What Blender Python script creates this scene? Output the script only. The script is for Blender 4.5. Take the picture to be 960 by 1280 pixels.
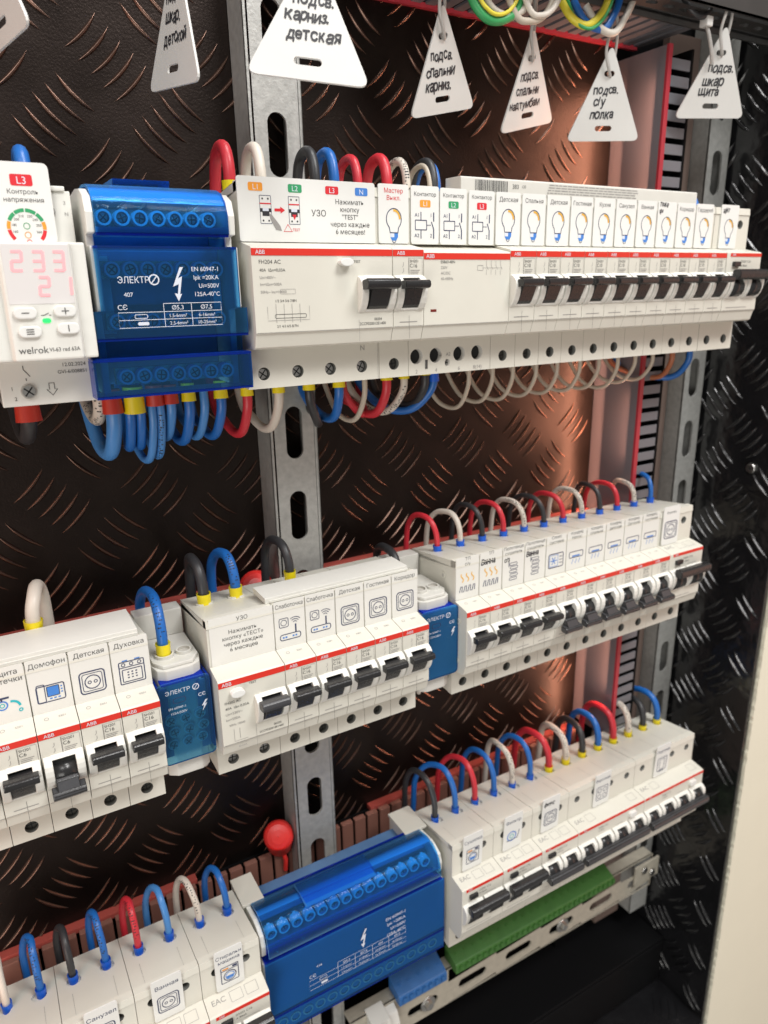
import bpy, bmesh, math, random
from mathutils import Vector, Matrix
random.seed(7)
S = 0.001                                  # everything below is written in millimetres
scene = bpy.context.scene
COL = scene.collection
for o in list(bpy.data.objects):
    bpy.data.objects.remove(o)

# ------------------------------------------------------------------ camera, light, exposure
cam_d = bpy.data.cameras.new('camera')
cam = bpy.data.objects.new('camera', cam_d); COL.objects.link(cam)
cam.location = (-0.113733, -0.308501, -0.01777)
cam.rotation_euler = (1.271097, 0.019022, -0.525272)
cam_d.sensor_fit = 'VERTICAL'; cam_d.sensor_height = 36.0; cam_d.lens = 36.0 * 899.85 / 1280.0
cam_d.clip_start = 0.01; cam_d.clip_end = 60
cam_d.dof.use_dof = True; cam_d.dof.focus_distance = 0.335; cam_d.dof.aperture_fstop = 12
scene.camera = cam

world = bpy.data.worlds.new('World'); scene.world = world; world.use_nodes = True
wb = world.node_tree.nodes['Background']
wb.inputs[0].default_value = (1.0, 0.965, 0.91, 1); wb.inputs[1].default_value = 0.27

def area(name, loc, target, sx, sy, power, col):
    d = bpy.data.lights.new(name, 'AREA'); d.shape = 'RECTANGLE'; d.size = sx; d.size_y = sy
    d.energy = power; d.color = col
    o = bpy.data.objects.new(name, d); COL.objects.link(o)
    o.location = loc
    o.rotation_euler = (Vector(target) - Vector(loc)).to_track_quat('-Z', 'Y').to_euler()
    return o
area('ceiling_lamp', (0.55, -0.95, 1.15), (0.10, 0.05, -0.15), 0.6, 0.4, 22, (1.0, 0.985, 0.965))
area('ceiling_lamp', (-0.75, -1.0, 1.0), (0.0, 0.05, -0.2), 0.8, 0.6, 12, (1.0, 0.98, 0.96))
area('room_lamp', (-0.95, -1.1, -0.75), (0.1, 0.05, -0.25), 0.8, 0.8, 10, (1.0, 0.97, 0.91))  # added fill from low in front, lifts the lower device faces
area('warm_room_lamp', (1.02, -0.60, -0.32), (0.30, 0.097, -0.2), 0.22, 1.3, 1.6, (1.0, 0.44, 0.27))  # added warm fill outside the cabinet, mirrored in the plate's right side
area('copper_strip_lamp', (0.3005, 0.080, -0.14), (0.2900, 0.097, -0.14), 0.005, 0.50, 0.34, (1.0, 0.47, 0.30))  # added unseen light, gives the copper glow at the plate edge
for _z, _l, _p in ((0.055, 0.11, 0.12), (-0.118, 0.05, 0.04), (-0.27, 0.14, 0.15)):
    area('copper_strip_lamp', (0.3035, 0.055, _z), (0.255, 0.097, _z), 0.006, _l, _p, (1.0, 0.47, 0.30))  # more added light in the duct corner, spreads the copper glow

area('copper_strip_lamp', (-0.235, -0.02, -0.10), (0.0, 0.06, -0.10), 0.012, 0.62, 0.20, (1.0, 0.40, 0.22))  # added warm fill from the left for tags and strut flange
area('ceiling_lamp', (0.25, -0.30, 1.35), (0.10, 0.03, -0.3), 0.5, 0.3, 12, (1.0, 0.985, 0.96))
scene.view_settings.view_transform = 'Standard'
scene.view_settings.look = 'None'
scene.view_settings.exposure = -0.07
scene.view_settings.gamma = 1.0
scene.cycles.use_denoising = True
scene.cycles.max_bounces = 10
scene.cycles.transparent_max_bounces = 16
scene.cycles.caustics_reflective = False
scene.cycles.caustics_refractive = False

# ------------------------------------------------------------------ materials
def _nt(m):
    m.use_nodes = True
    return m.node_tree, m.node_tree.nodes['Principled BSDF']
def _set(b, **kw):
    for k, v in kw.items():
        n = k.replace('_', ' ')
        if n in b.inputs: b.inputs[n].default_value = v
MATS = {}
def mat(name, col, rough=0.45, metal=0.0, var=0.0, scale=60.0, bump=0.0, bscale=400.0, spec=0.5, emit=None, coat=0.0, rvar=0.0, sss=0.0):
    m = bpy.data.materials.new(name); nt, b = _nt(m)
    c = (col[0], col[1], col[2], 1)
    _set(b, Base_Color=c, Roughness=rough, Metallic=metal)
    b.inputs['Specular IOR Level'].default_value = spec
    if coat: b.inputs['Coat Weight'].default_value = coat
    if emit: b.inputs['Emission Color'].default_value = c; b.inputs['Emission Strength'].default_value = emit
    tc = None
    if var or bump or rvar:
        tc = nt.nodes.new('ShaderNodeTexCoord')
    if var or rvar:
        n = nt.nodes.new('ShaderNodeTexNoise'); n.inputs['Scale'].default_value = scale; n.inputs['Detail'].default_value = 6
        nt.links.new(tc.outputs['Object'], n.inputs['Vector'])
        if var:
            mx = nt.nodes.new('ShaderNodeMix'); mx.data_type = 'RGBA'
            mx.inputs[6].default_value = tuple(max(0, x * (1 - var)) for x in col) + (1,)
            mx.inputs[7].default_value = tuple(min(1, x * (1 + var)) for x in col) + (1,)
            nt.links.new(n.outputs['Fac'], mx.inputs[0]); nt.links.new(mx.outputs[2], b.inputs['Base Color'])
        if rvar:
            mr = nt.nodes.new('ShaderNodeMapRange'); mr.inputs[3].default_value = rough - rvar; mr.inputs[4].default_value = rough + rvar
            nt.links.new(n.outputs['Fac'], mr.inputs[0]); nt.links.new(mr.outputs[0], b.inputs['Roughness'])
    if bump:
        n2 = nt.nodes.new('ShaderNodeTexNoise'); n2.inputs['Scale'].default_value = bscale; n2.inputs['Detail'].default_value = 4
        nt.links.new(tc.outputs['Object'], n2.inputs['Vector'])
        bp = nt.nodes.new('ShaderNodeBump'); bp.inputs['Strength'].default_value = bump; bp.inputs['Distance'].default_value = 0.0004
        nt.links.new(n2.outputs['Fac'], bp.inputs['Height']); nt.links.new(bp.outputs[0], b.inputs['Normal'])
    MATS[name] = m
    return m
def clear(name, col, alpha=0.25, rough=0.06):
    """tinted see-through plastic: transparent filter + glossy skin + a little diffuse"""
    m = bpy.data.materials.new(name); m.use_nodes = True; nt = m.node_tree; nt.nodes.clear()
    out = nt.nodes.new('ShaderNodeOutputMaterial')
    tr = nt.nodes.new('ShaderNodeBsdfTransparent'); tr.inputs[0].default_value = (col[0], col[1], col[2], 1)
    pr = nt.nodes.new('ShaderNodeBsdfPrincipled')
    pr.inputs['Base Color'].default_value = (col[0] * .3, col[1] * .5, col[2] * .75, 1); pr.inputs['Roughness'].default_value = rough
    tc = nt.nodes.new('ShaderNodeTexCoord'); n = nt.nodes.new('ShaderNodeTexNoise'); n.inputs['Scale'].default_value = 70
    n.inputs['Detail'].default_value = 3
    bp = nt.nodes.new('ShaderNodeBump'); bp.inputs['Strength'].default_value = 0.45; bp.inputs['Distance'].default_value = 0.0012
    nt.links.new(tc.outputs['Object'], n.inputs['Vector']); nt.links.new(n.outputs['Fac'], bp.inputs['Height']); nt.links.new(bp.outputs[0], pr.inputs['Normal'])
    fr = nt.nodes.new('ShaderNodeFresnel'); fr.inputs[0].default_value = 1.5
    ad = nt.nodes.new('ShaderNodeMath'); ad.operation = 'ADD'; ad.use_clamp = True; ad.inputs[1].default_value = alpha
    nt.links.new(fr.outputs[0], ad.inputs[0])
    mx = nt.nodes.new('ShaderNodeMixShader')
    nt.links.new(ad.outputs[0], mx.inputs[0]); nt.links.new(tr.outputs[0], mx.inputs[1]); nt.links.new(pr.outputs[0], mx.inputs[2])
    nt.links.new(mx.outputs[0], out.inputs[0])
    MATS[name] = m
    return m

WHITE = mat('white_abs', (0.63, 0.615, 0.545), 0.42, var=0.03, scale=90, bump=0.10, bscale=2500, rvar=0.08)
SHADE = mat('side_marking_plastic', (0.40, 0.39, 0.36), 0.5)
WHITE2 = mat('white_abs_cool', (0.70, 0.695, 0.65), 0.40, var=0.03, scale=70, bump=0.10, bscale=2500, rvar=0.08)
GREY = mat('grey_abs', (0.50, 0.48, 0.44), 0.5, var=0.05, scale=90, bump=0.1, bscale=2000)
GREYL = mat('light_grey_abs', (0.60, 0.59, 0.55), 0.5, var=0.04, scale=90, bump=0.1, bscale=2000)
CARD = mat('label_card', (0.72, 0.725, 0.70), 0.38, var=0.015, scale=60, rvar=0.06)
PAPER = mat('label_paper', (0.69, 0.685, 0.645), 0.55, var=0.02, scale=60)
TAGW = mat('tag_plastic', (0.60, 0.597, 0.575), 0.42, var=0.04, scale=50, bump=0.15, bscale=300)
RED = mat('stripe_red', (0.62, 0.030, 0.018), 0.4, var=0.05, scale=60)
BLACK = mat('lever_black', (0.020, 0.020, 0.021), 0.28, bump=0.2, bscale=900, rvar=0.08, var=0.3)
GRAPH = mat('lever_graphite', (0.045, 0.046, 0.050), 0.38, bump=0.2, bscale=900, rvar=0.08, var=0.2)
HOLE = mat('hole_black', (0.008, 0.008, 0.008), 0.7)
STEEL_SHADED = mat('screw_dark_steel', (0.10, 0.095, 0.085), 0.35, metal=0.8, var=0.2, scale=900)  # shade inside the screw holes is put into this darker steel colour
STEELS = mat('screw_steel', (0.55, 0.54, 0.52), 0.28, metal=1.0, var=0.2, scale=900, bump=0.3, bscale=1500)
GALV = mat('galvanised_steel', (0.42, 0.42, 0.40), 0.45, metal=0.35, var=0.30, scale=260, bump=0.35, bscale=700, rvar=0.12)
GALVW = mat('passivated_steel', (0.48, 0.44, 0.36), 0.45, metal=0.3, var=0.2, scale=200, bump=0.3, bscale=700, rvar=0.1)
DUCT = mat('duct_grey', (0.15, 0.15, 0.165), 0.45, var=0.08, scale=60, bump=0.15, bscale=600)
DUCT_LIT = mat('duct_brown', (0.22, 0.10, 0.075), 0.5, var=0.12, scale=60, bump=0.15, bscale=600)  # grey duct plastic with the reddish light put into its colour
PANEL = mat('duct_cover', (0.17, 0.155, 0.17), 0.30, var=0.05, scale=14, bump=0.08, bscale=300)
DUCTRED = mat('duct_red', (0.38, 0.03, 0.045), 0.4, var=0.1, scale=60)
DUCTRED2 = mat('duct_salmon', (0.36, 0.07, 0.055), 0.45, var=0.1, scale=60)
TREAD = mat('tread_plate', (0.030, 0.022, 0.019), 0.37, metal=0.85, var=0.35, scale=35, bump=0.35, bscale=900, rvar=0.10)
TREADR = mat('tread_ridge', (0.135, 0.082, 0.063), 0.25, metal=0.9, var=0.25, scale=60, bump=0.08, bscale=500, rvar=0.08)  # same metal as the plate; ridge highlights put into a brighter base
WALLB = mat('tread_gloss_black', (0.009, 0.009, 0.010), 0.20, var=0.3, scale=60, bump=0.5, bscale=260, rvar=0.08, spec=0.8)
_b = [n for n in WALLB.node_tree.nodes if n.type == 'BUMP'][0]; _n = WALLB.node_tree.nodes.new('ShaderNodeTexNoise'); _n.inputs['Scale'].default_value = 42; _n.inputs['Detail'].default_value = 2
_b2 = WALLB.node_tree.nodes.new('ShaderNodeBump'); _b2.inputs['Strength'].default_value = 0.5; _b2.inputs['Distance'].default_value = 0.004
WALLB.node_tree.links.new([n for n in WALLB.node_tree.nodes if n.type == 'TEX_COORD'][0].outputs['Object'], _n.inputs['Vector']); WALLB.node_tree.links.new(_n.outputs['Fac'], _b2.inputs['Height']); WALLB.node_tree.links.new(_b2.outputs[0], _b.inputs['Normal'])
MATB = mat('matt_black', (0.005, 0.005, 0.0055), 0.55, bump=0.2, bscale=500, spec=0.1)
CREAM = mat('cream_paint', (0.78, 0.75, 0.61), 0.6, var=0.03, scale=25, bump=0.2, bscale=500)
BLUEC = clear('blue_clear', (0.36, 0.73, 0.97), 0.025)
BLUEM = clear('blue_clear_light', (0.50, 0.84, 0.98), 0.03)
BLUED = clear('blue_clear_edge', (0.04, 0.14, 0.80), 0.2)
BLUEI = mat('blue_inner', (0.66, 0.80, 0.86), 0.35, var=0.3, scale=120)
BRASS = mat('brass_bar', (0.50, 0.48, 0.40), 0.25, metal=1.0, var=0.3, scale=500)
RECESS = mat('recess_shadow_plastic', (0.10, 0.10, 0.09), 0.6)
INK = mat('ink_black', (0.02, 0.02, 0.025), 0.6)
INKG = mat('ink_grey', (0.07, 0.07, 0.068), 0.6)
INKL = mat('ink_light_grey', (0.28, 0.27, 0.26), 0.6)
INKW = mat('ink_white', (0.62, 0.66, 0.74), 0.5)
INKR = mat('ink_red', (0.62, 0.02, 0.03), 0.5)
INKO = mat('ink_orange', (0.78, 0.30, 0.03), 0.5)
INKGR = mat('ink_green', (0.03, 0.30, 0.12), 0.5)
INKB = mat('ink_blue', (0.05, 0.20, 0.58), 0.5)
INKN = mat('ink_navy', (0.03, 0.04, 0.10), 0.5)
INKY = mat('ink_amber', (0.75, 0.42, 0.05), 0.5)
INKTEAL = mat('ink_teal', (0.02, 0.42, 0.48), 0.5)
LED = mat('led_pink', (1.0, 0.30, 0.32), 0.5, emit=0.62)
LEDG = mat('led_green', (0.02, 0.9, 0.12), 0.5, emit=1.0)
REDL = mat('red_led_window', (0.16, 0.02, 0.015), 0.3)
SCREEN = mat('screen_white', (0.66, 0.64, 0.63), 0.22)
W_RED = mat('wire_red', (0.55, 0.030, 0.045), 0.38, var=0.08, scale=90, bump=0.1)
W_WHT = mat('wire_white', (0.62, 0.57, 0.50), 0.42, var=0.06, scale=90, bump=0.1)
W_BLK = mat('wire_black', (0.030, 0.031, 0.034), 0.42, var=0.15, scale=90, bump=0.15)
W_BLU = mat('wire_blue', (0.015, 0.13, 0.45), 0.36, var=0.10, scale=90, bump=0.1)
W_BLL = mat('wire_light_blue', (0.06, 0.23, 0.56), 0.36, var=0.08, scale=90, bump=0.1)
W_BEI = mat('wire_beige', (0.50, 0.44, 0.36), 0.42, var=0.06, scale=90, bump=0.1)
W_BRN = mat('wire_brown', (0.38, 0.13, 0.06), 0.42, var=0.06, scale=90, bump=0.1)
W_YEL = mat('wire_yellow', (0.72, 0.62, 0.05), 0.42, var=0.06, scale=90)
W_GRN = mat('wire_green', (0.04, 0.32, 0.10), 0.42, var=0.06, scale=90)
BLUEK = mat('block_core', (0.09, 0.18, 0.34), 0.4, var=0.3, scale=90)
DARKP = mat('perforated_dark', (0.05, 0.048, 0.046), 0.5, metal=.3, var=.2)
F_YEL = mat('ferrule_yellow', (0.80, 0.66, 0.01), 0.38, var=0.05, scale=90)
F_BLU = mat('ferrule_blue', (0.01, 0.11, 0.62), 0.38, var=0.05, scale=90)
F_RED = mat('ferrule_red', (0.50, 0.035, 0.02), 0.38, var=0.05, scale=90)
GREEN = mat('terminal_green', (0.05, 0.155, 0.03), 0.4, var=0.2, scale=120, bump=0.2)
BLUET = mat('terminal_blue', (0.03, 0.13, 0.36), 0.4, var=0.2, scale=120, bump=0.2)
CAPRED = mat('cap_red', (0.75, 0.035, 0.03), 0.35, var=0.15, scale=60)
ZIP = mat('zip_tie', (0.58, 0.56, 0.53), 0.3, spec=.7)
ZIP.node_tree.nodes['Principled BSDF'].inputs['Transmission Weight'].default_value = 0.35

# ------------------------------------------------------------------ mesh building
class MB:
    def __init__(self):
        self.v = []; self.f = []; self.m = []; self.s = []; self.mats = []
    def mi(self, m):
        if m not in self.mats: self.mats.append(m)
        return self.mats.index(m)
    def add(self, vs, fs, m, smooth=False):
        b = len(self.v); k = self.mi(m)
        self.v += [tuple(x) for x in vs]
        for f in fs:
            self.f.append([b + i for i in f]); self.m.append(k); self.s.append(smooth)
        return self
    def box(self, x0, x1, y0, y1, z0, z1, m):
        vs = [(x, y, z) for x in (x0, x1) for y in (y0, y1) for z in (z0, z1)]
        return self.add(vs, [(0, 1, 3, 2), (4, 6, 7, 5), (0, 4, 5, 1), (2, 3, 7, 6), (0, 2, 6, 4), (1, 5, 7, 3)], m)
    def prism(self, prof, x0, x1, m, smooth=False):
        """profile in (y, z) run along x"""
        n = len(prof)
        vs = [(x0, y, z) for y, z in prof] + [(x1, y, z) for y, z in prof]
        fs = [(i, (i + 1) % n, n + (i + 1) % n, n + i) for i in range(n)]
        self.add(vs, fs, m, smooth)
        return self.add(vs, [tuple(range(n - 1, -1, -1)), tuple(range(n, 2 * n))], m)
    def shell(self, prof, x0, x1, t, m, smooth=False):
        """open profile line in (y, z) thickened by t and run along x"""
        pts = []; n = len(prof)
        for i, (y, z) in enumerate(prof):
            a = prof[max(0, i - 1)]; b = prof[min(n - 1, i + 1)]
            dy, dz = b[0] - a[0], b[1] - a[1]; l = math.hypot(dy, dz) or 1
            pts.append((y - dz / l * -t, z + dy / l * -t))
        return self.prism(list(prof) + pts[::-1], x0, x1, m, smooth)
    def extr(self, poly, axis, a0, a1, m):
        """2-D polygon extruded along 'x','y' or 'z'"""
        n = len(poly)
        P = {'x': lambda u, v, a: (a, u, v), 'y': lambda u, v, a: (u, a, v), 'z': lambda u, v, a: (u, v, a)}[axis]
        vs = [P(u, v, a0) for u, v in poly] + [P(u, v, a1) for u, v in poly]
        return self.add(vs, [(i, (i + 1) % n, n + (i + 1) % n, n + i) for i in range(n)] + [tuple(range(n - 1, -1, -1)), tuple(range(n, 2 * n))], m)
    def cyl(self, p0, p1, r0, m, r1=None, n=14, caps=True, smooth=True):
        r1 = r0 if r1 is None else r1
        p0, p1 = Vector(p0), Vector(p1); d = (p1 - p0).normalized()
        a = d.orthogonal().normalized(); b = d.cross(a)
        vs = []
        for p, r in ((p0, r0), (p1, r1)):
            for i in range(n):
                t = 2 * math.pi * i / n
                vs.append(p + a * (r * math.cos(t)) + b * (r * math.sin(t)))
        self.add(vs, [(i, (i + 1) % n, n + (i + 1) % n, n + i) for i in range(n)], m, smooth)
        if caps: self.add(vs, [tuple(range(n - 1, -1, -1)), tuple(range(n, 2 * n))], m)
        return self
    def tube(self, path, r, m, n=10, caps=True, twist=None):
        P = [Vector(p) for p in path]; rings = []; prev = None
        for i, p in enumerate(P):
            t = (P[min(i + 1, len(P) - 1)] - P[max(i - 1, 0)]).normalized()
            if prev is None: a = t.orthogonal().normalized()
            else: a = (prev - t * prev.dot(t)).normalized()
            prev = a; b = t.cross(a)
            rr = r if not callable(r) else r(i / (len(P) - 1))
            rings.append([p + a * (rr * math.cos(2 * math.pi * k / n)) + b * (rr * math.sin(2 * math.pi * k / n)) for k in range(n)])
        vs = [v for R in rings for v in R]; L = len(P)
        self.add(vs, [(i * n + k, i * n + (k + 1) % n, (i + 1) * n + (k + 1) % n, (i + 1) * n + k) for i in range(L - 1) for k in range(n)], m, True)
        if caps: self.add(vs, [tuple(range(n - 1, -1, -1)), tuple(range((L - 1) * n, L * n))], m)
        return self
    def plate(self, O, U, V, N, w, h, t, m, holes=(), axis=0, wall=None, n=18):
        """plate with stadium holes (cu, cv, hu, hv); front face at O, thickness t along -N; strips along axis"""
        O, U, V, N = Vector(O), Vector(U).normalized(), Vector(V).normalized(), Vector(N).normalized()
        W = lambda u, v, d=0.0: O + U * u + V * v - N * d
        hs = sorted(holes, key=lambda q: q[axis]); L = (w, h)[axis]
        cuts = [0.0] + [(hs[i][axis] + hs[i + 1][axis]) / 2 for i in range(len(hs) - 1)] + [L]
        if not hs:
            self.add([W(0, 0), W(w, 0), W(w, h), W(0, h)], [(0, 1, 2, 3)], m)
        for i, (cu, cv, hu, hv) in enumerate(hs):
            a, b = cuts[i], cuts[i + 1]
            u0, u1, v0, v1 = (a, b, 0, h) if axis == 0 else (0, w, a, b)
            r = min(hu, hv); pts = []
            for k in range(n):
                th = 2 * math.pi * (k + .5) / n
                x, y = r * math.cos(th), r * math.sin(th)
                x += math.copysign(hu - r, x); y += math.copysign(hv - r, y)
                pts.append((cu + x, cv + y))
            outer = []
            for x, y in pts:
                dx, dy = x - cu, y - cv; s = 1e9
                if dx > 1e-9: s = min(s, (u1 - cu) / dx)
                if dx < -1e-9: s = min(s, (u0 - cu) / dx)
                if dy > 1e-9: s = min(s, (v1 - cv) / dy)
                if dy < -1e-9: s = min(s, (v0 - cv) / dy)
                outer.append((cu + dx * s, cv + dy * s))
            def side(p):
                if abs(p[0] - u1) < 1e-6: return 0
                if abs(p[1] - v1) < 1e-6: return 1
                if abs(p[0] - u0) < 1e-6: return 2
                return 3
            corner = {(0, 1): (u1, v1), (1, 2): (u0, v1), (2, 3): (u0, v0), (3, 0): (u1, v0)}
            for k in range(n):
                j = (k + 1) % n; so, sj = side(outer[k]), side(outer[j])
                vs = [W(*pts[k]), W(*outer[k])]
                if so != sj and (so, sj) in corner: vs.append(W(*corner[(so, sj)]))
                vs += [W(*outer[j]), W(*pts[j])]
                self.add(vs, [tuple(range(len(vs)))], m)
                self.add([W(*pts[k]), W(*pts[j]), W(pts[j][0], pts[j][1], t), W(pts[k][0], pts[k][1], t)], [(0, 1, 2, 3)], wall or m, True)
        c = [(0, 0), (w, 0), (w, h), (0, h)]
        for k in range(4):
            p, q = c[k], c[(k + 1) % 4]
            self.add([W(*p), W(p[0], p[1], t), W(q[0], q[1], t), W(*q)], [(0, 1, 2, 3)], m)
        return self
    def build(self, name, parent=None, bevel=0.0, seg=2, loc=None, label=None):
        me = bpy.data.meshes.new(name)
        me.from_pydata([(x * S, y * S, z * S) for x, y, z in self.v], [], self.f)
        for m in self.mats: me.materials.append(m)
        me.polygons.foreach_set('material_index', self.m)
        me.polygons.foreach_set('use_smooth', self.s)
        bm = bmesh.new(); bm.from_mesh(me)
        if bevel:
            bmesh.ops.remove_doubles(bm, verts=bm.verts, dist=0.00001)
            es = [e for e in bm.edges if len(e.link_faces) == 2 and not (e.link_faces[0].smooth or e.link_faces[1].smooth) and e.calc_face_angle(0) > 0.45]
            try: bmesh.ops.bevel(bm, geom=es, offset=bevel * S, segments=seg, profile=0.6, affect='EDGES', clamp_overlap=True)
            except Exception: pass
        bmesh.ops.recalc_face_normals(bm, faces=bm.faces)
        bm.to_mesh(me); bm.free()
        o = bpy.data.objects.new(name, me); COL.objects.link(o)
        if parent is not None: o.parent = parent
        if loc: o.location = [c * S for c in loc]
        if label: o['label'] = label
        return o

EN = {'Детская': 'nursery', 'Спальня': 'bedroom', 'Гостиная': 'living room', 'Кухня': 'kitchen', 'Санузел': 'toilet', 'Ванная': 'bathroom', 'Ванна': 'bath', 'Коридор': 'corridor', 'Гардероб': 'wardrobe', 'Домофон': 'intercom', 'Духовка': 'oven',
      'Мастер Выкл.': 'master switch', 'Контактор': 'contactor', 'Слаботочка': 'low-voltage', 'УЗО': 'RCD', 'Защита протечки': 'leak protection', 'Сплит система': 'split system', 'Кондиц Насос': 'pump cooler', 'Кондиц спальня': 'bedroom cooler',
      'Стиральная машина': 'washing machine', 'Фильтр': 'filter', 'ТП с/у': 'heating', 'карниз. детская': 'nursery cornice', 'шкар. детской': 'nursery wardrobe', 'спальни карниз.': 'bedroom cornice', 'спальни надтумбам': 'over bedside tables', 'с/у полка': 'toilet shelf', 'шкар щита': 'panel cabinet'}
def en(s):
    for k in sorted(EN, key=len, reverse=True):
        if k in s: return s.replace(k, EN[k] + ' (' + k + ')', 1)
    return s
def thing(name, label, cat, loc=(0, 0, 0), group=None):
    o = bpy.data.objects.new(name, None); COL.objects.link(o); o.empty_display_size = 0.01
    o.location = [c * S for c in loc]; o['label'] = en(label); o['category'] = cat
    if group: o['group'] = group
    return o
def tag(o, label, cat, group=None):
    o['label'] = en(label); o['category'] = cat
    if group: o['group'] = group
    return o
def struct(o): o['kind'] = 'structure'; return o
def kids(o): return [c for c in bpy.data.objects if c.parent is o]
def copy_tree(o, loc=None, label=None, parent=None, children=None):
    c = o.copy(); COL.objects.link(c)
    if parent is not None: c.parent = parent
    if loc is not None: c.location = [k * S for k in loc]
    if label: c['label'] = en(label)
    for ch in (children if children is not None else list(o.children)):
        copy_tree(ch, parent=c)
    return c

# ------------------------------------------------------------------ flat print
_fc = bpy.data.curves.new('print_font', 'FONT'); _fc.resolution_u = 4; _fc.fill_mode = 'FRONT'
_fo = bpy.data.objects.new('print_font', _fc); COL.objects.link(_fo)
_TC = {}
from mathutils.geometry import tessellate_polygon
def _inside(p, poly):
    x, y = p; c = False; n = len(poly)
    for i in range(n):
        (x0, y0), (x1, y1) = poly[i], poly[i - 1]
        if (y0 > y) != (y1 > y) and x < (x1 - x0) * (y - y0) / (y1 - y0) + x0: c = not c
    return c
def glyphs(body, bold=0.0):
    """outline contours of a string, each outer contour filled on its own (with its holes)"""
    key = (body, bold)
    if key not in _TC:
        _fc.body = body; _fc.offset = bold; _fc.size = 1.0
        dg = bpy.context.evaluated_depsgraph_get(); dg.update()
        ev = _fo.evaluated_get(dg); cu = ev.to_curve(dg); cont = []
        for sp in cu.splines:
            P = []
            if sp.type == 'BEZIER':
                B = sp.bezier_points; n = len(B)
                for i in range(n):
                    a, b = B[i], B[(i + 1) % n]; p0, p1, p2, p3 = a.co, a.handle_right, b.handle_left, b.co
                    flat = ((p1 - p0).cross(p3 - p0)).length < 1e-4 and ((p2 - p0).cross(p3 - p0)).length < 1e-4
                    for k in range(1 if flat else 4):
                        t = k / 4; q = p0 * (1 - t) ** 3 + p1 * 3 * t * (1 - t) ** 2 + p2 * 3 * t * t * (1 - t) + p3 * t ** 3; P.append((q.x, q.y))
            else: P = [(q.co.x, q.co.y) for q in sp.points]
            if len(P) > 2: cont.append(P)
        ev.to_curve_clear()
        ar = lambda P: sum(P[i - 1][0] * P[i][1] - P[i][0] * P[i - 1][1] for i in range(len(P))) / 2
        A = [ar(P) for P in cont]; outs = []; holes = []
        bb = [(min(x for x, y in P), max(x for x, y in P), min(y for x, y in P), max(y for x, y in P)) for P in cont]
        full = lambda P, Q: all(_inside(p, Q) for p in P[::max(1, len(P) // 6)])
        for q, P in enumerate(cont):
            box = [w for w in range(len(cont)) if w != q and bb[w][0] <= bb[q][0] and bb[w][1] >= bb[q][1] and bb[w][2] <= bb[q][2] and bb[w][3] >= bb[q][3] and full(P, cont[w])]
            if box:
                w = min(box, key=lambda w: abs(A[w]))
                if A[w] * A[q] < 0: holes.append((q, w)); continue
            outs.append((q, P, []))
        for q, w in holes:
            for o in outs:
                if o[0] == w: o[2].append(cont[q])
        outs = [(P, hs) for q, P, hs in outs]
        pieces = []
        for P, hs in outs:
            L = [[Vector((x, y, 0)) for x, y in Q] for Q in [P] + hs]; vs = [q for Q in [P] + hs for q in Q]
            try: pieces.append((vs, [tuple(f) for f in tessellate_polygon(L)]))
            except Exception: pass
        xs = [v[0] for vs, f in pieces for v in vs] or [0, 0]
        _TC[key] = (pieces, None, min(xs), max(xs))
    return _TC[key]
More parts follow.
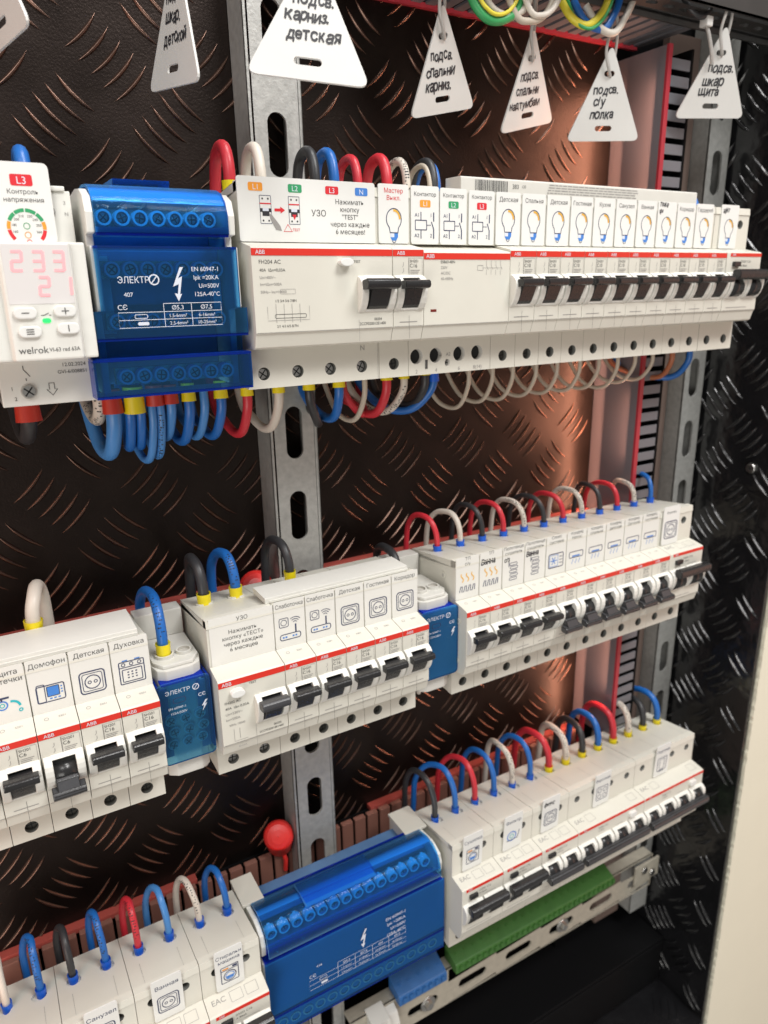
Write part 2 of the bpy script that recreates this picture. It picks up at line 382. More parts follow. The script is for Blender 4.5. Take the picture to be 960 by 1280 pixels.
class Ink:
    def __init__(self): self.p = []                         # (verts2d, faces, material)
    def poly(self, pts, m): self.p.append((list(pts), [tuple(range(len(pts)))], m)); return self
    def rect(self, x, y, w, h, m): return self.poly([(x, y), (x + w, y), (x + w, y + h), (x, y + h)], m)
    def rrect(self, x, y, w, h, r, m): return self.poly(rrpts(x, y, w, h, r), m)
    def line(self, pts, t, m, closed=False):
        P = list(pts); n = len(P); a = []; b = []
        for i in range(n):
            p0 = P[(i - 1) % n] if (closed or i) else P[i]; p1 = P[(i + 1) % n] if (closed or i < n - 1) else P[i]
            dx, dy = p1[0] - p0[0], p1[1] - p0[1]; l = math.hypot(dx, dy) or 1
            nx, ny = -dy / l * t / 2, dx / l * t / 2
            a.append((P[i][0] + nx, P[i][1] + ny)); b.append((P[i][0] - nx, P[i][1] - ny))
        vs = a + b; rng = range(n if closed else n - 1)
        self.p.append((vs, [(i, (i + 1) % n, n + (i + 1) % n, n + i) for i in rng], m)); return self
    def rline(self, x, y, w, h, r, t, m): return self.line(rrpts(x, y, w, h, r), t, m, True)
    def disc(self, x, y, r, m, n=16): return self.poly([(x + r * math.cos(2 * math.pi * i / n), y + r * math.sin(2 * math.pi * i / n)) for i in range(n)], m)
    def arc(self, x, y, r, a0, a1, t, m, n=14, ry=None):
        ry = ry or r; full = abs(a1 - a0) >= 360
        k = n if full else n + 1
        return self.line([(x + r * math.cos(math.radians(a0 + (a1 - a0) * i / n)), y + ry * math.sin(math.radians(a0 + (a1 - a0) * i / n))) for i in range(k)], t, m, full)
    def circ(self, x, y, r, t, m, n=18): return self.arc(x, y, r, 0, 360, t, m, n)
    def text(self, s, x, y, h, m, align='c', wmax=None, bold=0.012, squeeze=1.0):
        vs, fs, x0, x1 = glyphs(s, bold)
        k = h / 0.72; kx = k * squeeze
        if wmax and (x1 - x0) * kx > wmax: kx = wmax / (x1 - x0)
        off = {'c': -(x0 + x1) / 2, 'l': -x0, 'r': -x1}[align]
        for gv, gf in vs: self.p.append(([(x + (vx + off) * kx, y + vy * k) for vx, vy in gv], gf, m))
        return self
    def hand(self, s, x, y, h, m, seed=0, adv=0.9):
        R = random.Random(seed); cx = x - h * .25
        for ch in s:
            if ch == ' ': cx += h * .5; continue
            vs, fs, x0, x1 = glyphs(ch, 0.02); k = h * 1.12 / 0.64 * R.uniform(.9, 1.1); kx = k * R.uniform(.74, .92) * adv
            a = R.uniform(-.10, .10); sh = R.uniform(.0, .22); dy = R.uniform(-.10, .10) * h
            for ox, oy in ((0, 0), (.05 * h, .03 * h), (-.03 * h, .06 * h), (.03 * h, -.04 * h)):
                for gv, gf in vs: self.p.append(([(cx + ox + (vx - x0) * kx + sh * vy * k - a * vy * k * .5, y + oy + dy + vy * k + a * (vx - x0) * kx) for vx, vy in gv], gf, m))
            cx += (x1 - x0) * kx + h * R.uniform(.06, .16)
        return self
    def emit(self, name, parent, O, U=(1, 0, 0), V=(0, 0, 1), N=(0, -1, 0), lift=0.12, label=None):
        O, U, V, N = Vector(O), Vector(U).normalized(), Vector(V).normalized(), Vector(N).normalized()
        mb = MB()
        for i, (vs, fs, m) in enumerate(self.p):
            mb.add([O + U * a + V * b + N * (lift + (0.05 * i / max(1, len(self.p)) if len(self.p) < 400 else .00012 * i)) for a, b in vs], fs, m)
        return mb.build(name, parent, label=label)
def rrpts(x, y, w, h, r, n=4):
    pts = []
    for cx, cy, a in ((x + w - r, y + r, -90), (x + w - r, y + h - r, 0), (x + r, y + h - r, 90), (x + r, y + r, 180)):
        for i in range(n + 1):
            t = math.radians(a + 90 * i / n); pts.append((cx + r * math.cos(t), cy + r * math.sin(t)))
    return pts

# icons: centre x, y, size factor
def i_bulb(k, x, y, s=1.0):
    k.arc(x, y, 4.4 * s, -52, 232, .42 * s, INKN, 20, 5.0 * s)
    k.line([(x - 2.7 * s, y - 3.95 * s), (x - 2.3 * s, y - 6.4 * s)], .42 * s, INKN); k.line([(x + 2.7 * s, y - 3.95 * s), (x + 2.3 * s, y - 6.4 * s)], .42 * s, INKN)
    k.arc(x, y, 3.5 * s, 0, 95, 1.0 * s, INKY, 8, 4.1 * s)
    k.rect(x - 2.3 * s, y - 8.6 * s, 4.6 * s, 2.2 * s, INKW); k.rect(x + .1 * s, y - 8.6 * s, 2.2 * s, 2.0 * s, INKB)
    k.line([(x - 2.4 * s, y - 6.5 * s), (x + 2.4 * s, y - 6.5 * s)], .5 * s, INKN)
    k.poly([(x - 2.2 * s, y - 8.6 * s), (x + 2.2 * s, y - 8.6 * s), (x + 1.2 * s, y - 10.2 * s), (x - 1.2 * s, y - 10.2 * s)], INKB)
    k.arc(x, y - 10.2 * s, 1.0 * s, 180, 360, .3 * s, INKN, 6)
def i_socket(k, x, y, s=1.0):
    k.rline(x - 5.4 * s, y - 5.4 * s, 10.8 * s, 10.8 * s, 1.6 * s, .55 * s, INKN); k.rline(x - 4.3 * s, y - 4.3 * s, 8.6 * s, 8.6 * s, 1.1 * s, .3 * s, INKN)
    k.circ(x, y, 3.3 * s, .45 * s, INKN); k.circ(x - 1.3 * s, y, .7 * s, .35 * s, INKN, 10); k.circ(x + 1.3 * s, y, .7 * s, .35 * s, INKN, 10)
def i_coil(k, x, y, s=1.0):
    for a in (-3.6, 0, 3.6):
        k.line([(x + (a + .9 * math.sin(t * 2.4)) * s, y + (1.2 + t * 2.1) * s) for t in [q / 8 * 2.4 for q in range(9)]], .65 * s, INKY)
    P = []
    for q in range(4):
        b = -5.4 + q * 2.9
        P += [(x + b * s, y - 4.6 * s), (x + (b + .9) * s, y - 1.2 * s), (x + (b + 1.9) * s, y - 1.2 * s), (x + (b + 1.6) * s, y - 4.6 * s)]
    k.line(P, .5 * s, INKN)
def i_rail(k, x, y, s=1.0):
    for q in range(5):
        yy = y + (4.5 - q * 2.3) * s
        k.rline(x - 2.9 * s + (q % 2) * .5 * s, yy - .8 * s, 5.6 * s, 1.5 * s, .7 * s, .32 * s, INKN)
    k.line([(x - 3.4 * s, y + 6 * s), (x - 3.4 * s, y + 3 * s)], .5 * s, INKN)
def i_ac(k, x, y, s=1.0):
    k.rline(x - 5.6 * s, y - 1.2 * s, 11.2 * s, 3.8 * s, .8 * s, .45 * s, INKN); k.rect(x - 3.2 * s, y - .7 * s, 6.4 * s, .9 * s, INKB)
    for a in (-2.8, 0, 2.8): k.line([(x + (a + .5 * math.sin(t * 2)) * s, y + (-2.2 - t) * s) for t in (0, .6, 1.2, 1.8, 2.4, 3.0)], .35 * s, INKB)
def i_split(k, x, y, s=1.0):
    k.rline(x - 5.8 * s, y - 4.4 * s, 11.6 * s, 8.8 * s, 1 * s, .5 * s, INKN); k.rline(x - 5.0 * s, y - 3.6 * s, 6.6 * s, 7.2 * s, .4 * s, .3 * s, INKB)
    for a in (0, 60, 120):
        c, q = math.cos(math.radians(a)), math.sin(math.radians(a)); k.line([(x - 1.8 * s - c * 2.6 * s, y - q * 2.6 * s), (x - 1.8 * s + c * 2.6 * s, y + q * 2.6 * s)], .55 * s, INKB)
    for a in (-2, 0, 2): k.line([(x + 2.8 * s, y + a * s), (x + 5 * s, y + a * s)], .4 * s, INKN)
def i_oven(k, x, y, s=1.0):
    k.rline(x - 5.6 * s, y - 5.6 * s, 11.2 * s, 11.2 * s, .5 * s, .45 * s, INKN); k.line([(x - 5.6 * s, y + 2.8 * s), (x + 5.6 * s, y + 2.8 * s)], .4 * s, INKN)
    for a in (-3.6, 0, 3.6): k.circ(x + a * s, y + 4.2 * s, .8 * s, .35 * s, INKN, 10)
    k.rline(x - 4.4 * s, y - 4.6 * s, 8.8 * s, 6.2 * s, .4 * s, .4 * s, INKN)
    for a in (-1.8, 0, 1.8):
        for b in (-3, -1.6, -.2): k.rect(x + a * s - .4 * s, y + b * s, .8 * s, .6 * s, INKN)
    k.rect(x - 4 * s, y + 6.0 * s, 2.4 * s, .5 * s, INKB); k.rect(x + 1.6 * s, y + 6.0 * s, 2.4 * s, .5 * s, INKB)
def i_phone(k, x, y, s=1.0):
    k.rline(x - 5.8 * s, y - 4.2 * s, 11.4 * s, 8.0 * s, .8 * s, .45 * s, INKN); k.rline(x - 5.6 * s, y - 4.0 * s, 3.2 * s, 8.6 * s, .6 * s, .35 * s, INKN)
    k.rect(x - 1.4 * s, y - 1.6 * s, 4.6 * s, 4.4 * s, INKB); k.rline(x - 1.6 * s, y - 1.8 * s, 5.0 * s, 4.8 * s, .3 * s, .3 * s, INKN)
    for a in (-.8, .9, 2.6): k.rect(x + a * s, y - 3.2 * s, 1.0 * s, .6 * s, INKB)
    for b in (-1, 0.4, 1.8): k.rect(x + 4.1 * s, y + b * s, .7 * s, .6 * s, INKB)
def i_router(k, x, y, s=1.0):
    k.rline(x - 6 * s, y + 2.4 * s, 5 * s, 5 * s, .8 * s, .35 * s, INKN); k.circ(x - 3.5 * s, y + 4.9 * s, 1.6 * s, .3 * s, INKN, 12)
    k.rline(x - 5.8 * s, y - 5 * s, 11.4 * s, 3.2 * s, 1.2 * s, .45 * s, INKN); k.line([(x + 3 * s, y - 1.8 * s), (x + 3 * s, y + 3 * s)], .8 * s, INKN)
    for r in (1.6, 2.8, 4): k.arc(x + 2.6 * s, y + 3 * s, r * s, 40, 125, .35 * s, INKN, 6)
    for a in (-4.5, -3, 1, 2.6): k.rect(x + a * s, y - 3.9 * s, 1.0 * s, .9 * s, INKB)
def i_washer(k, x, y, s=1.0):
    k.rline(x - 4.8 * s, y - 5.6 * s, 9.6 * s, 11.2 * s, .5 * s, .45 * s, INKN); k.line([(x - 4.8 * s, y + 3 * s), (x + 4.8 * s, y + 3 * s)], .4 * s, INKN)
    k.circ(x, y - 1.4 * s, 3.4 * s, .5 * s, INKN); k.circ(x, y - 1.4 * s, 2.4 * s, .4 * s, INKB); k.poly([(x - 2.2 * s, y - 1.4 * s), (x + 2.2 * s, y - 1.4 * s), (x + 1.4 * s, y - 3.2 * s), (x - 1.4 * s, y - 3.2 * s)], INKB)
    k.rect(x - 4 * s, y + 3.6 * s, 3.4 * s, .9 * s, INKO); k.rect(x + 1.6 * s, y + 3.6 * s, 2.6 * s, 1.4 * s, INKN)
def i_tap(k, x, y, s=1.0):
    k.circ(x - 2 * s, y, 2.0 * s, .6 * s, INKB); k.circ(x - 2 * s, y, .9 * s, .4 * s, INKTEAL, 10)
    k.line([(x - 5 * s, y + 3.4 * s), (x + 1 * s, y + 3.4 * s)], .9 * s, INKN); k.line([(x - 2 * s, y + 3 * s), (x - 2 * s, y + 2 * s)], .7 * s, INKN)
    k.arc(x + 1.6 * s, y - 2.0 * s, 3.2 * s, 95, 5, 1.0 * s, INKTEAL, 8); k.circ(x + 4.8 * s, y - 3.8 * s, .7 * s, .5 * s, INKTEAL, 8)
def i_coilm(k, x, y, L, s=1.0):
    t = .32
    k.line([(x - 4.0, y + 5.2), (x - 4.0, y + 1.6)], t * 1.6, INKN) if False else None
    k.rline(x - 6.0, y - 2.0, 6.6, 4.4, .2, .4, INKN)
    k.line([(x - 2.7, y + 6.2), (x - 2.7, y + 2.4)], .45, INKN); k.line([(x - 2.7, y - 2.0), (x - 2.7, y - 6.0)], .45, INKN)
    k.line([(x + 4.8, y + 6.2), (x + 4.8, y + 2.0)], .6, INKN); k.line([(x + 4.8, y - 1.6), (x + 4.8, y - 6.0)], .6, INKN)
    k.line([(x + 4.8, y - 1.6), (x + 3.4, y + 1.8)], .5, INKN)
    for a in (1.0, 2.2): k.line([(x + a, y + .2), (x + a + .8, y + .2)], .45, INKN)
    k.text('A1', x - 5.2, y + 4.0, 1.7, INKN); k.text('A2', x - 5.2, y - 5.4, 1.7, INKN); k.text('1', x + 3.2, y + 4.0, 1.7, INKN); k.text('2', x + 3.2, y - 5.4, 1.7, INKN)
def badge(k, s, x, y, col, w=4.6, h=3.0):
    k.rrect(x - w / 2, y - h / 2, w, h, .7, col); k.text(s, x, y - h * .33, h * .66, INKW, bold=.01)

def card(parent, x0, x1, z0, z1, y, ink, m=None, t=0.7, r=1.1, name='label_card', tilt=0.0, label=None):
    """label card facing -y; tilt moves its top edge back (+) or forward (-)"""
    V = Vector((0, tilt, z1 - z0)).normalized(); N = Vector((0, -V.z, V.y)); H = math.hypot(tilt, z1 - z0)
    O = Vector((x0, y, z0)); mb = MB(); pts = rrpts(0, 0, x1 - x0, H, r)
    f = [O + Vector((a, 0, 0)) + V * b for a, b in pts]; b_ = [p - N * t for p in f]; n = len(pts)
    mb.add(f + b_, [tuple(range(n)), tuple(range(2 * n - 1, n - 1, -1))] + [(i, n + i, n + (i + 1) % n, (i + 1) % n) for i in range(n)], m or CARD)
    c = mb.build(name, parent, label=label)
    if ink is not None: ink.emit('print', c, O, (1, 0, 0), V, N, 0.08)
    return c

# ------------------------------------------------------------------ DIN-rail devices
NOSE = [(16.5, 3.4), (12, 3.2), (0.7, 0.9), (0, 0.2), (0, -35.2), (0.8, -36.0), (2.6, -41.6), (4, -42.4), (14.5, -42.9), (18.5, -43.0)]
def housing(W, low, up, ports, m=None, nose=True, gap=0.15, r_low=3.0, r_up=2.6, port=(3.1, 3.1), stripe_inset=0):
    m = m or WHITE; mb = MB(); a, b = gap, W - gap
    core = [(60, 21.0), (16.5, 24.0)] + NOSE + [(18.5, -60.8), (60, -60.0)]
    mb.prism(core, a, b, m)
    w = b - a
    # lower front plate with screw holes, shoulder plate, top plate with wire ports
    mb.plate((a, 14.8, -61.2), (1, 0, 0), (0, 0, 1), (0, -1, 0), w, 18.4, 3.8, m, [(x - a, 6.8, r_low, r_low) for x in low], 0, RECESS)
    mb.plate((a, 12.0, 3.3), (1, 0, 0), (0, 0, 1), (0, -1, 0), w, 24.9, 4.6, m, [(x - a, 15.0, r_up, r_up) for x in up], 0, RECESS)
    vt = Vector((0, 48, -6.3)).normalized(); nt = Vector((0, 6.3, 48)).normalized()
    mb.plate((a, 12.0, 28.2), (1, 0, 0), vt, nt, w, 48.3, 4.1, m, [(x - a, 30.5, port[0], port[1]) for x in ports], 0, GREY)
    return mb
def side_details(parent, x=-0.02, s=1):
    mb = MB()
    for y, z, r in ((24, 16, 2.2), (8, -8, 2.0), (14, -8, 1.8), (9, -34, 2.0), (26, -40, 2.2), (40, 6, 2.4)):
        mb.cyl((x, y, z), (x - .35, y, z), r, WHITE, n=14); mb.cyl((x - .36, y, z), (x - .38, y, z), r * .5, SHADE, n=10)
    P = [(16 + 7.2 * math.cos(a / 20 * 6.2832), -22 + 7.2 * math.sin(a / 20 * 6.2832)) for a in range(20)]; Q = [(16 + 6.5 * math.cos(a / 20 * 6.2832), -22 + 6.5 * math.sin(a / 20 * 6.2832)) for a in range(20)]
    vs = [(x - .3, *p) for p in P] + [(x - .3, *p) for p in Q]; mb.add(vs, [(i, (i + 1) % 20, 20 + (i + 1) % 20, 20 + i) for i in range(20)], SHADE)
    mb.box(x - .3, x, 30, 46, -24, -22.6, SHADE); mb.box(x - .3, x, 30, 31.4, -50, -24, SHADE); mb.box(x - .3, x, 20, 44, -52, -50.8, SHADE)
    return mb.build('side_mouldings', parent)
def screw(mb, x, y, z, r=2.6, n=(0, -1, 0), rot=0.5, m=None):
    n = Vector(n); p = Vector((x, y, z)); mb.cyl(p, p + n * 1.4, r, m or STEELS, r * .86, 12)
    u = n.orthogonal().normalized(); v = n.cross(u); q = p + n * 1.43
    for k in (0, 1):
        d = (u * math.cos(rot + k * math.pi / 2) + v * math.sin(rot + k * math.pi / 2)); e = n.cross(d)
        mb.add([q + d * r * .8 + e * .28, q + d * r * .8 - e * .28, q - d * r * .8 - e * .28, q - d * r * .8 + e * .28], [(0, 1, 2, 3)], HOLE)
def cheeks(W, x0, x1, parent, m=None, th=2.5, zc=-20.6):
    P = [(0.4, -11.4), (-0.6, -11.6), (-2.6, -12.6), (-4.2, -14.2), (-4.8, -16.4), (-4.8, -19.0), (-4.2, -21.8), (-3.1, -24.4), (-1.6, -26.6), (0.4, -28.2)]
    for xa in (x0, x1 - th):
        mb = MB(); mb.prism(P, xa, xa + th, m or WHITE2); mb.build('toggle_cheek', parent, bevel=0.5)
    mb = MB(); mb.prism([(0.3, -11.2), (-1.0, -11.6), (-2.2, -12.6), (-1.6, -13.2), (0.3, -13.4)], x0 + th - .3, x1 - th + .3, m or WHITE2)
    mb.prism([(0.3, -26.2), (-0.9, -26.4), (-0.8, -27.2), (0.3, -28.0)], x0 + th - .3, x1 - th + .3, m or WHITE2)
    mb.box(x0 + th - .2, x1 - th + .2, -0.25, 0.1, -26.4, -13.2, HOLE)
    mb.build('toggle_window', parent)
def lever(x0, x1, on, parent, over=1.6, m=None, zc=-20.6, name='lever'):
    mb = MB()
    if on:
        m = m or BLACK
        mb.prism([(-4, zc + 6.6), (-8.2, zc + 7.0), (-9.3, zc + 6.4), (-9.6, zc + 4.8), (-9.1, zc + 3.5), (-7.8, zc + 3.1), (-4, zc + 2.8)], x0 - over, x1 + over, m)
        mb.prism([(-3.0, zc + 6.2), (-6.6, zc + 4), (-4.2, zc - 1.0), (-2.4, zc - 4.4), (-1.2, zc - 5.6), (-.2, zc - 5.6), (-.2, zc + 6)], x0 + .7, x1 - .7, m)
    else:
        m = m or GRAPH; mb.cyl((x0 + .5, 0.9, zc), (x1 - .5, 0.9, zc), 4.8, BLACK, n=18)
        mb.prism([(-3.6, zc - 4.4), (-8.0, zc - 5.0), (-8.9, zc - 5.8), (-9.0, zc - 7.6), (-8.0, zc - 8.8), (-3.6, zc - 8.2)], x0 - over, x1 + over, m)
        mb.prism([(-4.0, zc - 0.4), (-5.6, zc - 1.2), (-8.0, zc - 5.4), (-4.0, zc - 6.4), (-1, zc - 2)], x0 + .7, x1 - .7, m)
    return mb.build(name, parent, bevel=0.45)
def stripe(parent, W, x0=0.2, logo_x=3.2, z=0.1, h=2.9, logos=None, logo_h=1.75):
    mb = MB(); mb.box(x0, W - .2, -0.22, 0.4, z - h, z, RED); o = mb.build('red_stripe', parent)
    k = Ink(); k.text('ABB', logo_x, z - h + .58, logo_h, INKW, 'l', bold=.012); k.emit('print', o, (0, -0.22, 0), lift=.06); return o

def breaker_proto(on=True, g=None):
    t = thing('circuit_breaker', '', 'circuit breaker', group=g)
    housing(17.5, [8.75], [], [8.75]).build('housing', t, bevel=0.22)
    stripe(t, 17.5, logo_x=2.4)
    cheeks(17.5, 0.55, 16.95, t, th=3.5); lever(3.4, 14.1, on, t)
    mb = MB(); screw(mb, 8.75, 18.4, -54.4, 2.7, rot=.9, m=STEEL_SHADED); mb.build('terminal_screw', t)
    k = Ink()
    k.line([(8.9, -3.4), (8.9, -12.0)], .14, INKG); k.line([(8.9, -30), (8.9, -41.0)], .14, INKG)
    k.text('SH201', 9.6, -5.6, 1.35, INKG, 'l'); 
    for q in range(3): k.rect(9.8, -9.3 - q * .8, 5.4 - q * .6, .28, INKL)
    for z in (-5.5, -8.2): k.line([(6.0, z), (6.0, z - 1.4), (5.3, z - 2.2)], .2, INKL)
    k.rline(9.2, -12.2, 7.4, 8.6, .3, .12, INKL); k.rect(3.5, -33.2, 10, .35, INKL)
    k.line([(.4, -35.0), (17.1, -35.0)], .16, INKL)
    k.emit('rating_print', t, (0, 0, 0))
    k = Ink(); k.circ(5, 1.2, .9, .22, INKL, 10); k.text('S201', 11.4, .6, 1.2, INKL)
    k.emit('ledge_print', t, (0, 6.35, 2.05), (1, 0, 0), (0, 11.3, 2.3), (0, -2.3, 11.3))
    return t
def busy_print(t, x, z, lines, h=1.5, m=None, dz=3.0):
    k = Ink()
    for i, s in enumerate(lines): k.text(s, x, z - i * dz, h, m or INKG, 'l')
    return k
def rcbo_proto(M, on=True, dark=True, g=None, name='residual_current_breaker', bar=None):
    W = 17.5 * M; t = thing(name, '', 'residual current breaker', group=g)
    c = [8.75 + 17.5 * i for i in range(M)]
    housing(W, c, c, c, r_up=2.7, port=(3.9, 3.6)).build('housing', t, bevel=0.22)
    stripe(t, W, x0=(3.5 if M == 2 else 1), logo_x=5.0, h=2.1, logo_h=1.3)
    for x in c:
        cheeks(17.5, x - 8.15, x + 8.15, t, th=3.3)
    mb = MB(); zc = -20.6; m = BLACK if on else GRAPH
    for x in c: mb.cyl((x - 5.2, .6, zc), (x + 5.2, .6, zc), 6.0, BLACK, n=16)
    s = 1 if on else -1
    B = [(-3.4, -10.2), (-7.6, -9.6), (-9.2, -10.4), (-9.6, -12.6), (-9.2, -15.0), (-7.8, -16.0), (-3.4, -15.2)] if on else [(-3.4, -19.4), (-7.4, -19.0), (-9.0, -19.8), (-9.4, -22.0), (-8.8, -24.6), (-7.2, -25.4), (-3.4, -24.4)]
    mb.prism(B, 2.6, W - 1.0, BLACK if on else GRAPH)
    mb.build('lever_bar', t, bevel=0.5)
    mb = MB()
    for x in c: screw(mb, x, 18.4, -54.4, 2.7, rot=.4 + x, m=STEEL_SHADED)
    mb.build('terminal_screw', t)
    mb = MB()
    if dark: mb.box(6, 12.5, -1.8, 0.2, -8.0, -5.0, BLACK)
    else: mb.extr(rrpts(W - 17, -8.2, 7.0, 4.2, 1.2), 'y', -2.2, 0.2, CARD)
    mb.build('test_button', t, bevel=0.3)
    k = Ink()
    k.text('DS201 C16', W * .5 - (3 if M == 2 else 14), -5.6, 1.5, INKG, 'l'); k.text('A 30mA', W * .5 - (3 if M == 2 else 14), -8.0, 1.3, INKG, 'l')
    k.rect(W * .55, -10, 9, .3, INKL); k.rect(4, -33.4, W * .6, .35, INKL); k.line([(.4, -35.0), (W - .4, -35.0)], .16, INKL)
    k.emit('rating_print', t, (0, 0, 0))
    k = Ink()
    k.text('EAC', 7.5, -.6, 3.2, INKL); k.rline(14, -3, 7, 6, .3, .2, INKL); k.rline(W - 12, -3, 7, 6, .3, .2, INKL)
    k.emit('ledge_print', t, (0, 6.35, 2.05), (1, 0, 0), (0, 11.3, 2.3), (0, -2.3, 11.3))
    k = Ink()
    for i in range(M // 2):
        x = 35 * i
        k.line([(x + 7, 21), (x + 7, 4.5), (x + 28, 4.5), (x + 28, 21)], .16, INKL); k.line([(x + 17.5, 4.5), (x + 17.5, 1)], .16, INKL)
    k.emit('top_print', t, (0, 12.0, 28.2), (1, 0, 0), (0, 48, -6.3), (0, 6.3, 48))
    return t

# ------------------------------------------------------------------ THE SETTING
def ridges(O, U, V, N, u0, u1, v0, v1, cu, cv, m, name, parent, pitch=53.4, pv=53.0, L=12.0, wid=1.2, ht=1.15):
    """five-bar tread: groups of five bowed lens-shaped ridges, alternating diagonals"""
    O, U, V, N = Vector(O), Vector(U), Vector(V), Vector(N); mb = MB(); R = random.Random(3)
    i0, i1 = int((u0 - cu) / pitch) - 2, int((u1 - cu) / pitch) + 2; j0, j1 = int((v0 - cv) / pv) - 2, int((v1 - cv) / pv) + 2
    for kind in (0, 1):
        for i in range(i0, i1):
            for j in range(j0, j1):
                gx = cu + pitch * (i + .5 * kind); gy = cv + pv * (j + .5 * kind)
                d = Vector((.70, .714)) if kind == 0 else Vector((.714, -.70)); e = Vector((d.y, -d.x))
                for q in range(-2, 3):
                    c = Vector((gx, gy)) + e * (7.2 * q) ; l = L * R.uniform(.93, 1.05)
                    if not (u0 + 2 < c.x - abs(d.x) * l and c.x + abs(d.x) * l < u1 - .5 and v0 < c.y - l and c.y + l < v1): continue
                    vs = []; K = 7
                    for a in range(K + 1):
                        s = -1 + 2 * a / K; hw = wid * (1 - s * s) ** .8 + .02; bow = 1.5 * (1 - s * s) - .7
                        p = c + d * (l * s) + e * bow; hz = ht * (1 - s * s) ** .6
                        for k, (ww, hh) in enumerate(((-1, -.1), (-.45, .8), (.0, 1), (.45, .8), (1, -.1))):
                            g = p + e * (ww * hw); vs.append(O + U * g.x + V * g.y + N * (hz * hh if hh > 0 else -.1))
                    mb.add(vs, [(a * 5 + k, a * 5 + k + 1, (a + 1) * 5 + k + 1, (a + 1) * 5 + k) for a in range(K) for k in range(4)], m, True)
    o = mb.build(name, parent); o['kind'] = 'stuff'
    return o
mb = MB(); mb.box(-420, 308, 97, 99, -548, 260, TREAD)
back = struct(mb.build('back_wall', bevel=0.4))
ridges((0, 97, 0), (1, 0, 0), (0, 0, 1), (0, -1, 0), -420, 309, -548, 260, -83.2, -121.8, TREADR, 'tread_ridges', back)
mb = MB(); mb.box(308.5, 420, 99.5, 101, -735, 260, MATB); mb.box(-420, 420, 190, 192, -735, -540, MATB); mb.box(-420, 420, 99.2, 190, -549, -547, MATB)  # black sheets added to stand for the dark void
struct(mb.build('back_wall_liner'))
mb = MB(); mb.box(412, 416, 0, 190, -735, 260, WALLB)
side = struct(mb.build('side_wall', bevel=0.6))
ridges((412, 0, 0), (0, 1, 0), (0, 0, 1), (-1, 0, 0), 0, 99, -715, 260, 60, -160, WALLB, 'tread_ridges', side, wid=1.9, ht=2.0)
mb = MB(); mb.box(-420, 412, -2, 99, -716, -712, WALLB)
fl = struct(mb.build('cabinet_floor'))
ridges((0, 0, -712), (1, 0, 0), (0, 1, 0), (0, 0, 1), -100, 411, -2, 50, 340, 24, WALLB, 'tread_ridges', fl)
mb = MB(); mb.box(-420, 411.5, 52, 189, -711.5, -656, MATB); mb.box(-420, 411.5, 50.8, 52, -663, -659, MATB)
struct(mb.build('cabinet_step', bevel=1.0))
R_ = random.Random(5)
pl = [(416.5, -735)] + [(416.5 + R_.uniform(-.55, .55), -735 + 3.3 * i) for i in range(1, 300)] + [(416.5, 260), (900, 260), (900, -735)]
mb = MB(); mb.extr(pl, 'y', -3.0, -0.2, CREAM); mb.box(418, 900, -.2, 60, -735, 260, CREAM); mb.box(416, 900, -3, 60, -1300, -735, CREAM)
struct(mb.build('cream_front_wall'))
t = thing('wall_screw', 'round silver screw head in the black tread side wall', 'screw', (411, 25, -157.5))
mb = MB(); mb.cyl((1, 0, 0), (-2.2, 0, 0), 4.6, STEELS, 3.4, 18); mb.build('screw_head', t, bevel=.3)
mb = MB(); mb.cyl((-2.2, 0, 0), (-2.3, 0, 0), 1.7, HOLE, n=6); mb.build('socket', t)

# struts
def strut(x0, x1, y0, y1, zt, zb, sx, label, first=70.0):
    t = thing('mounting_strut', label, 'strut', (x0, y0, zb), group='slotted steel mounting struts'); W = x1 - x0; H = zt - zb; D = y1 - y0
    hs = []; z = first + 50.3 * 4
    while z > zb + 20:
        zc = z - 15.5 - zb
        if 16 < zc < H - 16: hs.append((sx - x0, zc, 5.4, 15.3))
        z -= 50.3
    mb = MB(); mb.plate((0, 0, 0), (1, 0, 0), (0, 0, 1), (0, -1, 0), W, H, 1.6, GALV, hs, 1)
    mb.build('slotted_face', t)
    for xa, xb in ((0, 1.6), (W - 1.6, W)):
        mb = MB(); mb.box(xa, xb, 0.35, D, 0, H, GALV); mb.build('flange', t, bevel=.3)
    return t
strut(32.1, 61.2, 75, 96.5, 255, -640, 46.8, 'left galvanised strut with long slots behind the middle of the rows', 70.3)
strut(385.5, 408.5, 75, 96.5, 255, -632, 396.5, 'right galvanised strut with long slots beside the black side wall', 76.0)
mb = MB(); mb.box(374, 376, 88, 96.5, -640, 255, DUCT_LIT)
# DIN rails
def rail(x0, x1, z, label):
    t = thing('din_rail', label, 'rail', (x0, 60.2, z), group='din rails'); W = x1 - x0
    mb = MB(); mb.prism([(7, 17.5), (7, 12.5), (14, 12.5), (14, -12.5), (7, -12.5), (7, -17.5), (8, -17.5), (8, -13.5), (14.8, -13.5), (14.8, 13.5), (8, 13.5), (8, 17.5)], 0, W, GALVW)
    mb.build('rail_profile', t); return t
rail(-150, 386, -18, 'steel rail carrying the top row of breakers')
rail(-160, 384, -218, 'steel rail carrying the middle row of breakers')
rail(-170, 384, -420, 'steel rail carrying the bottom row of breakers')

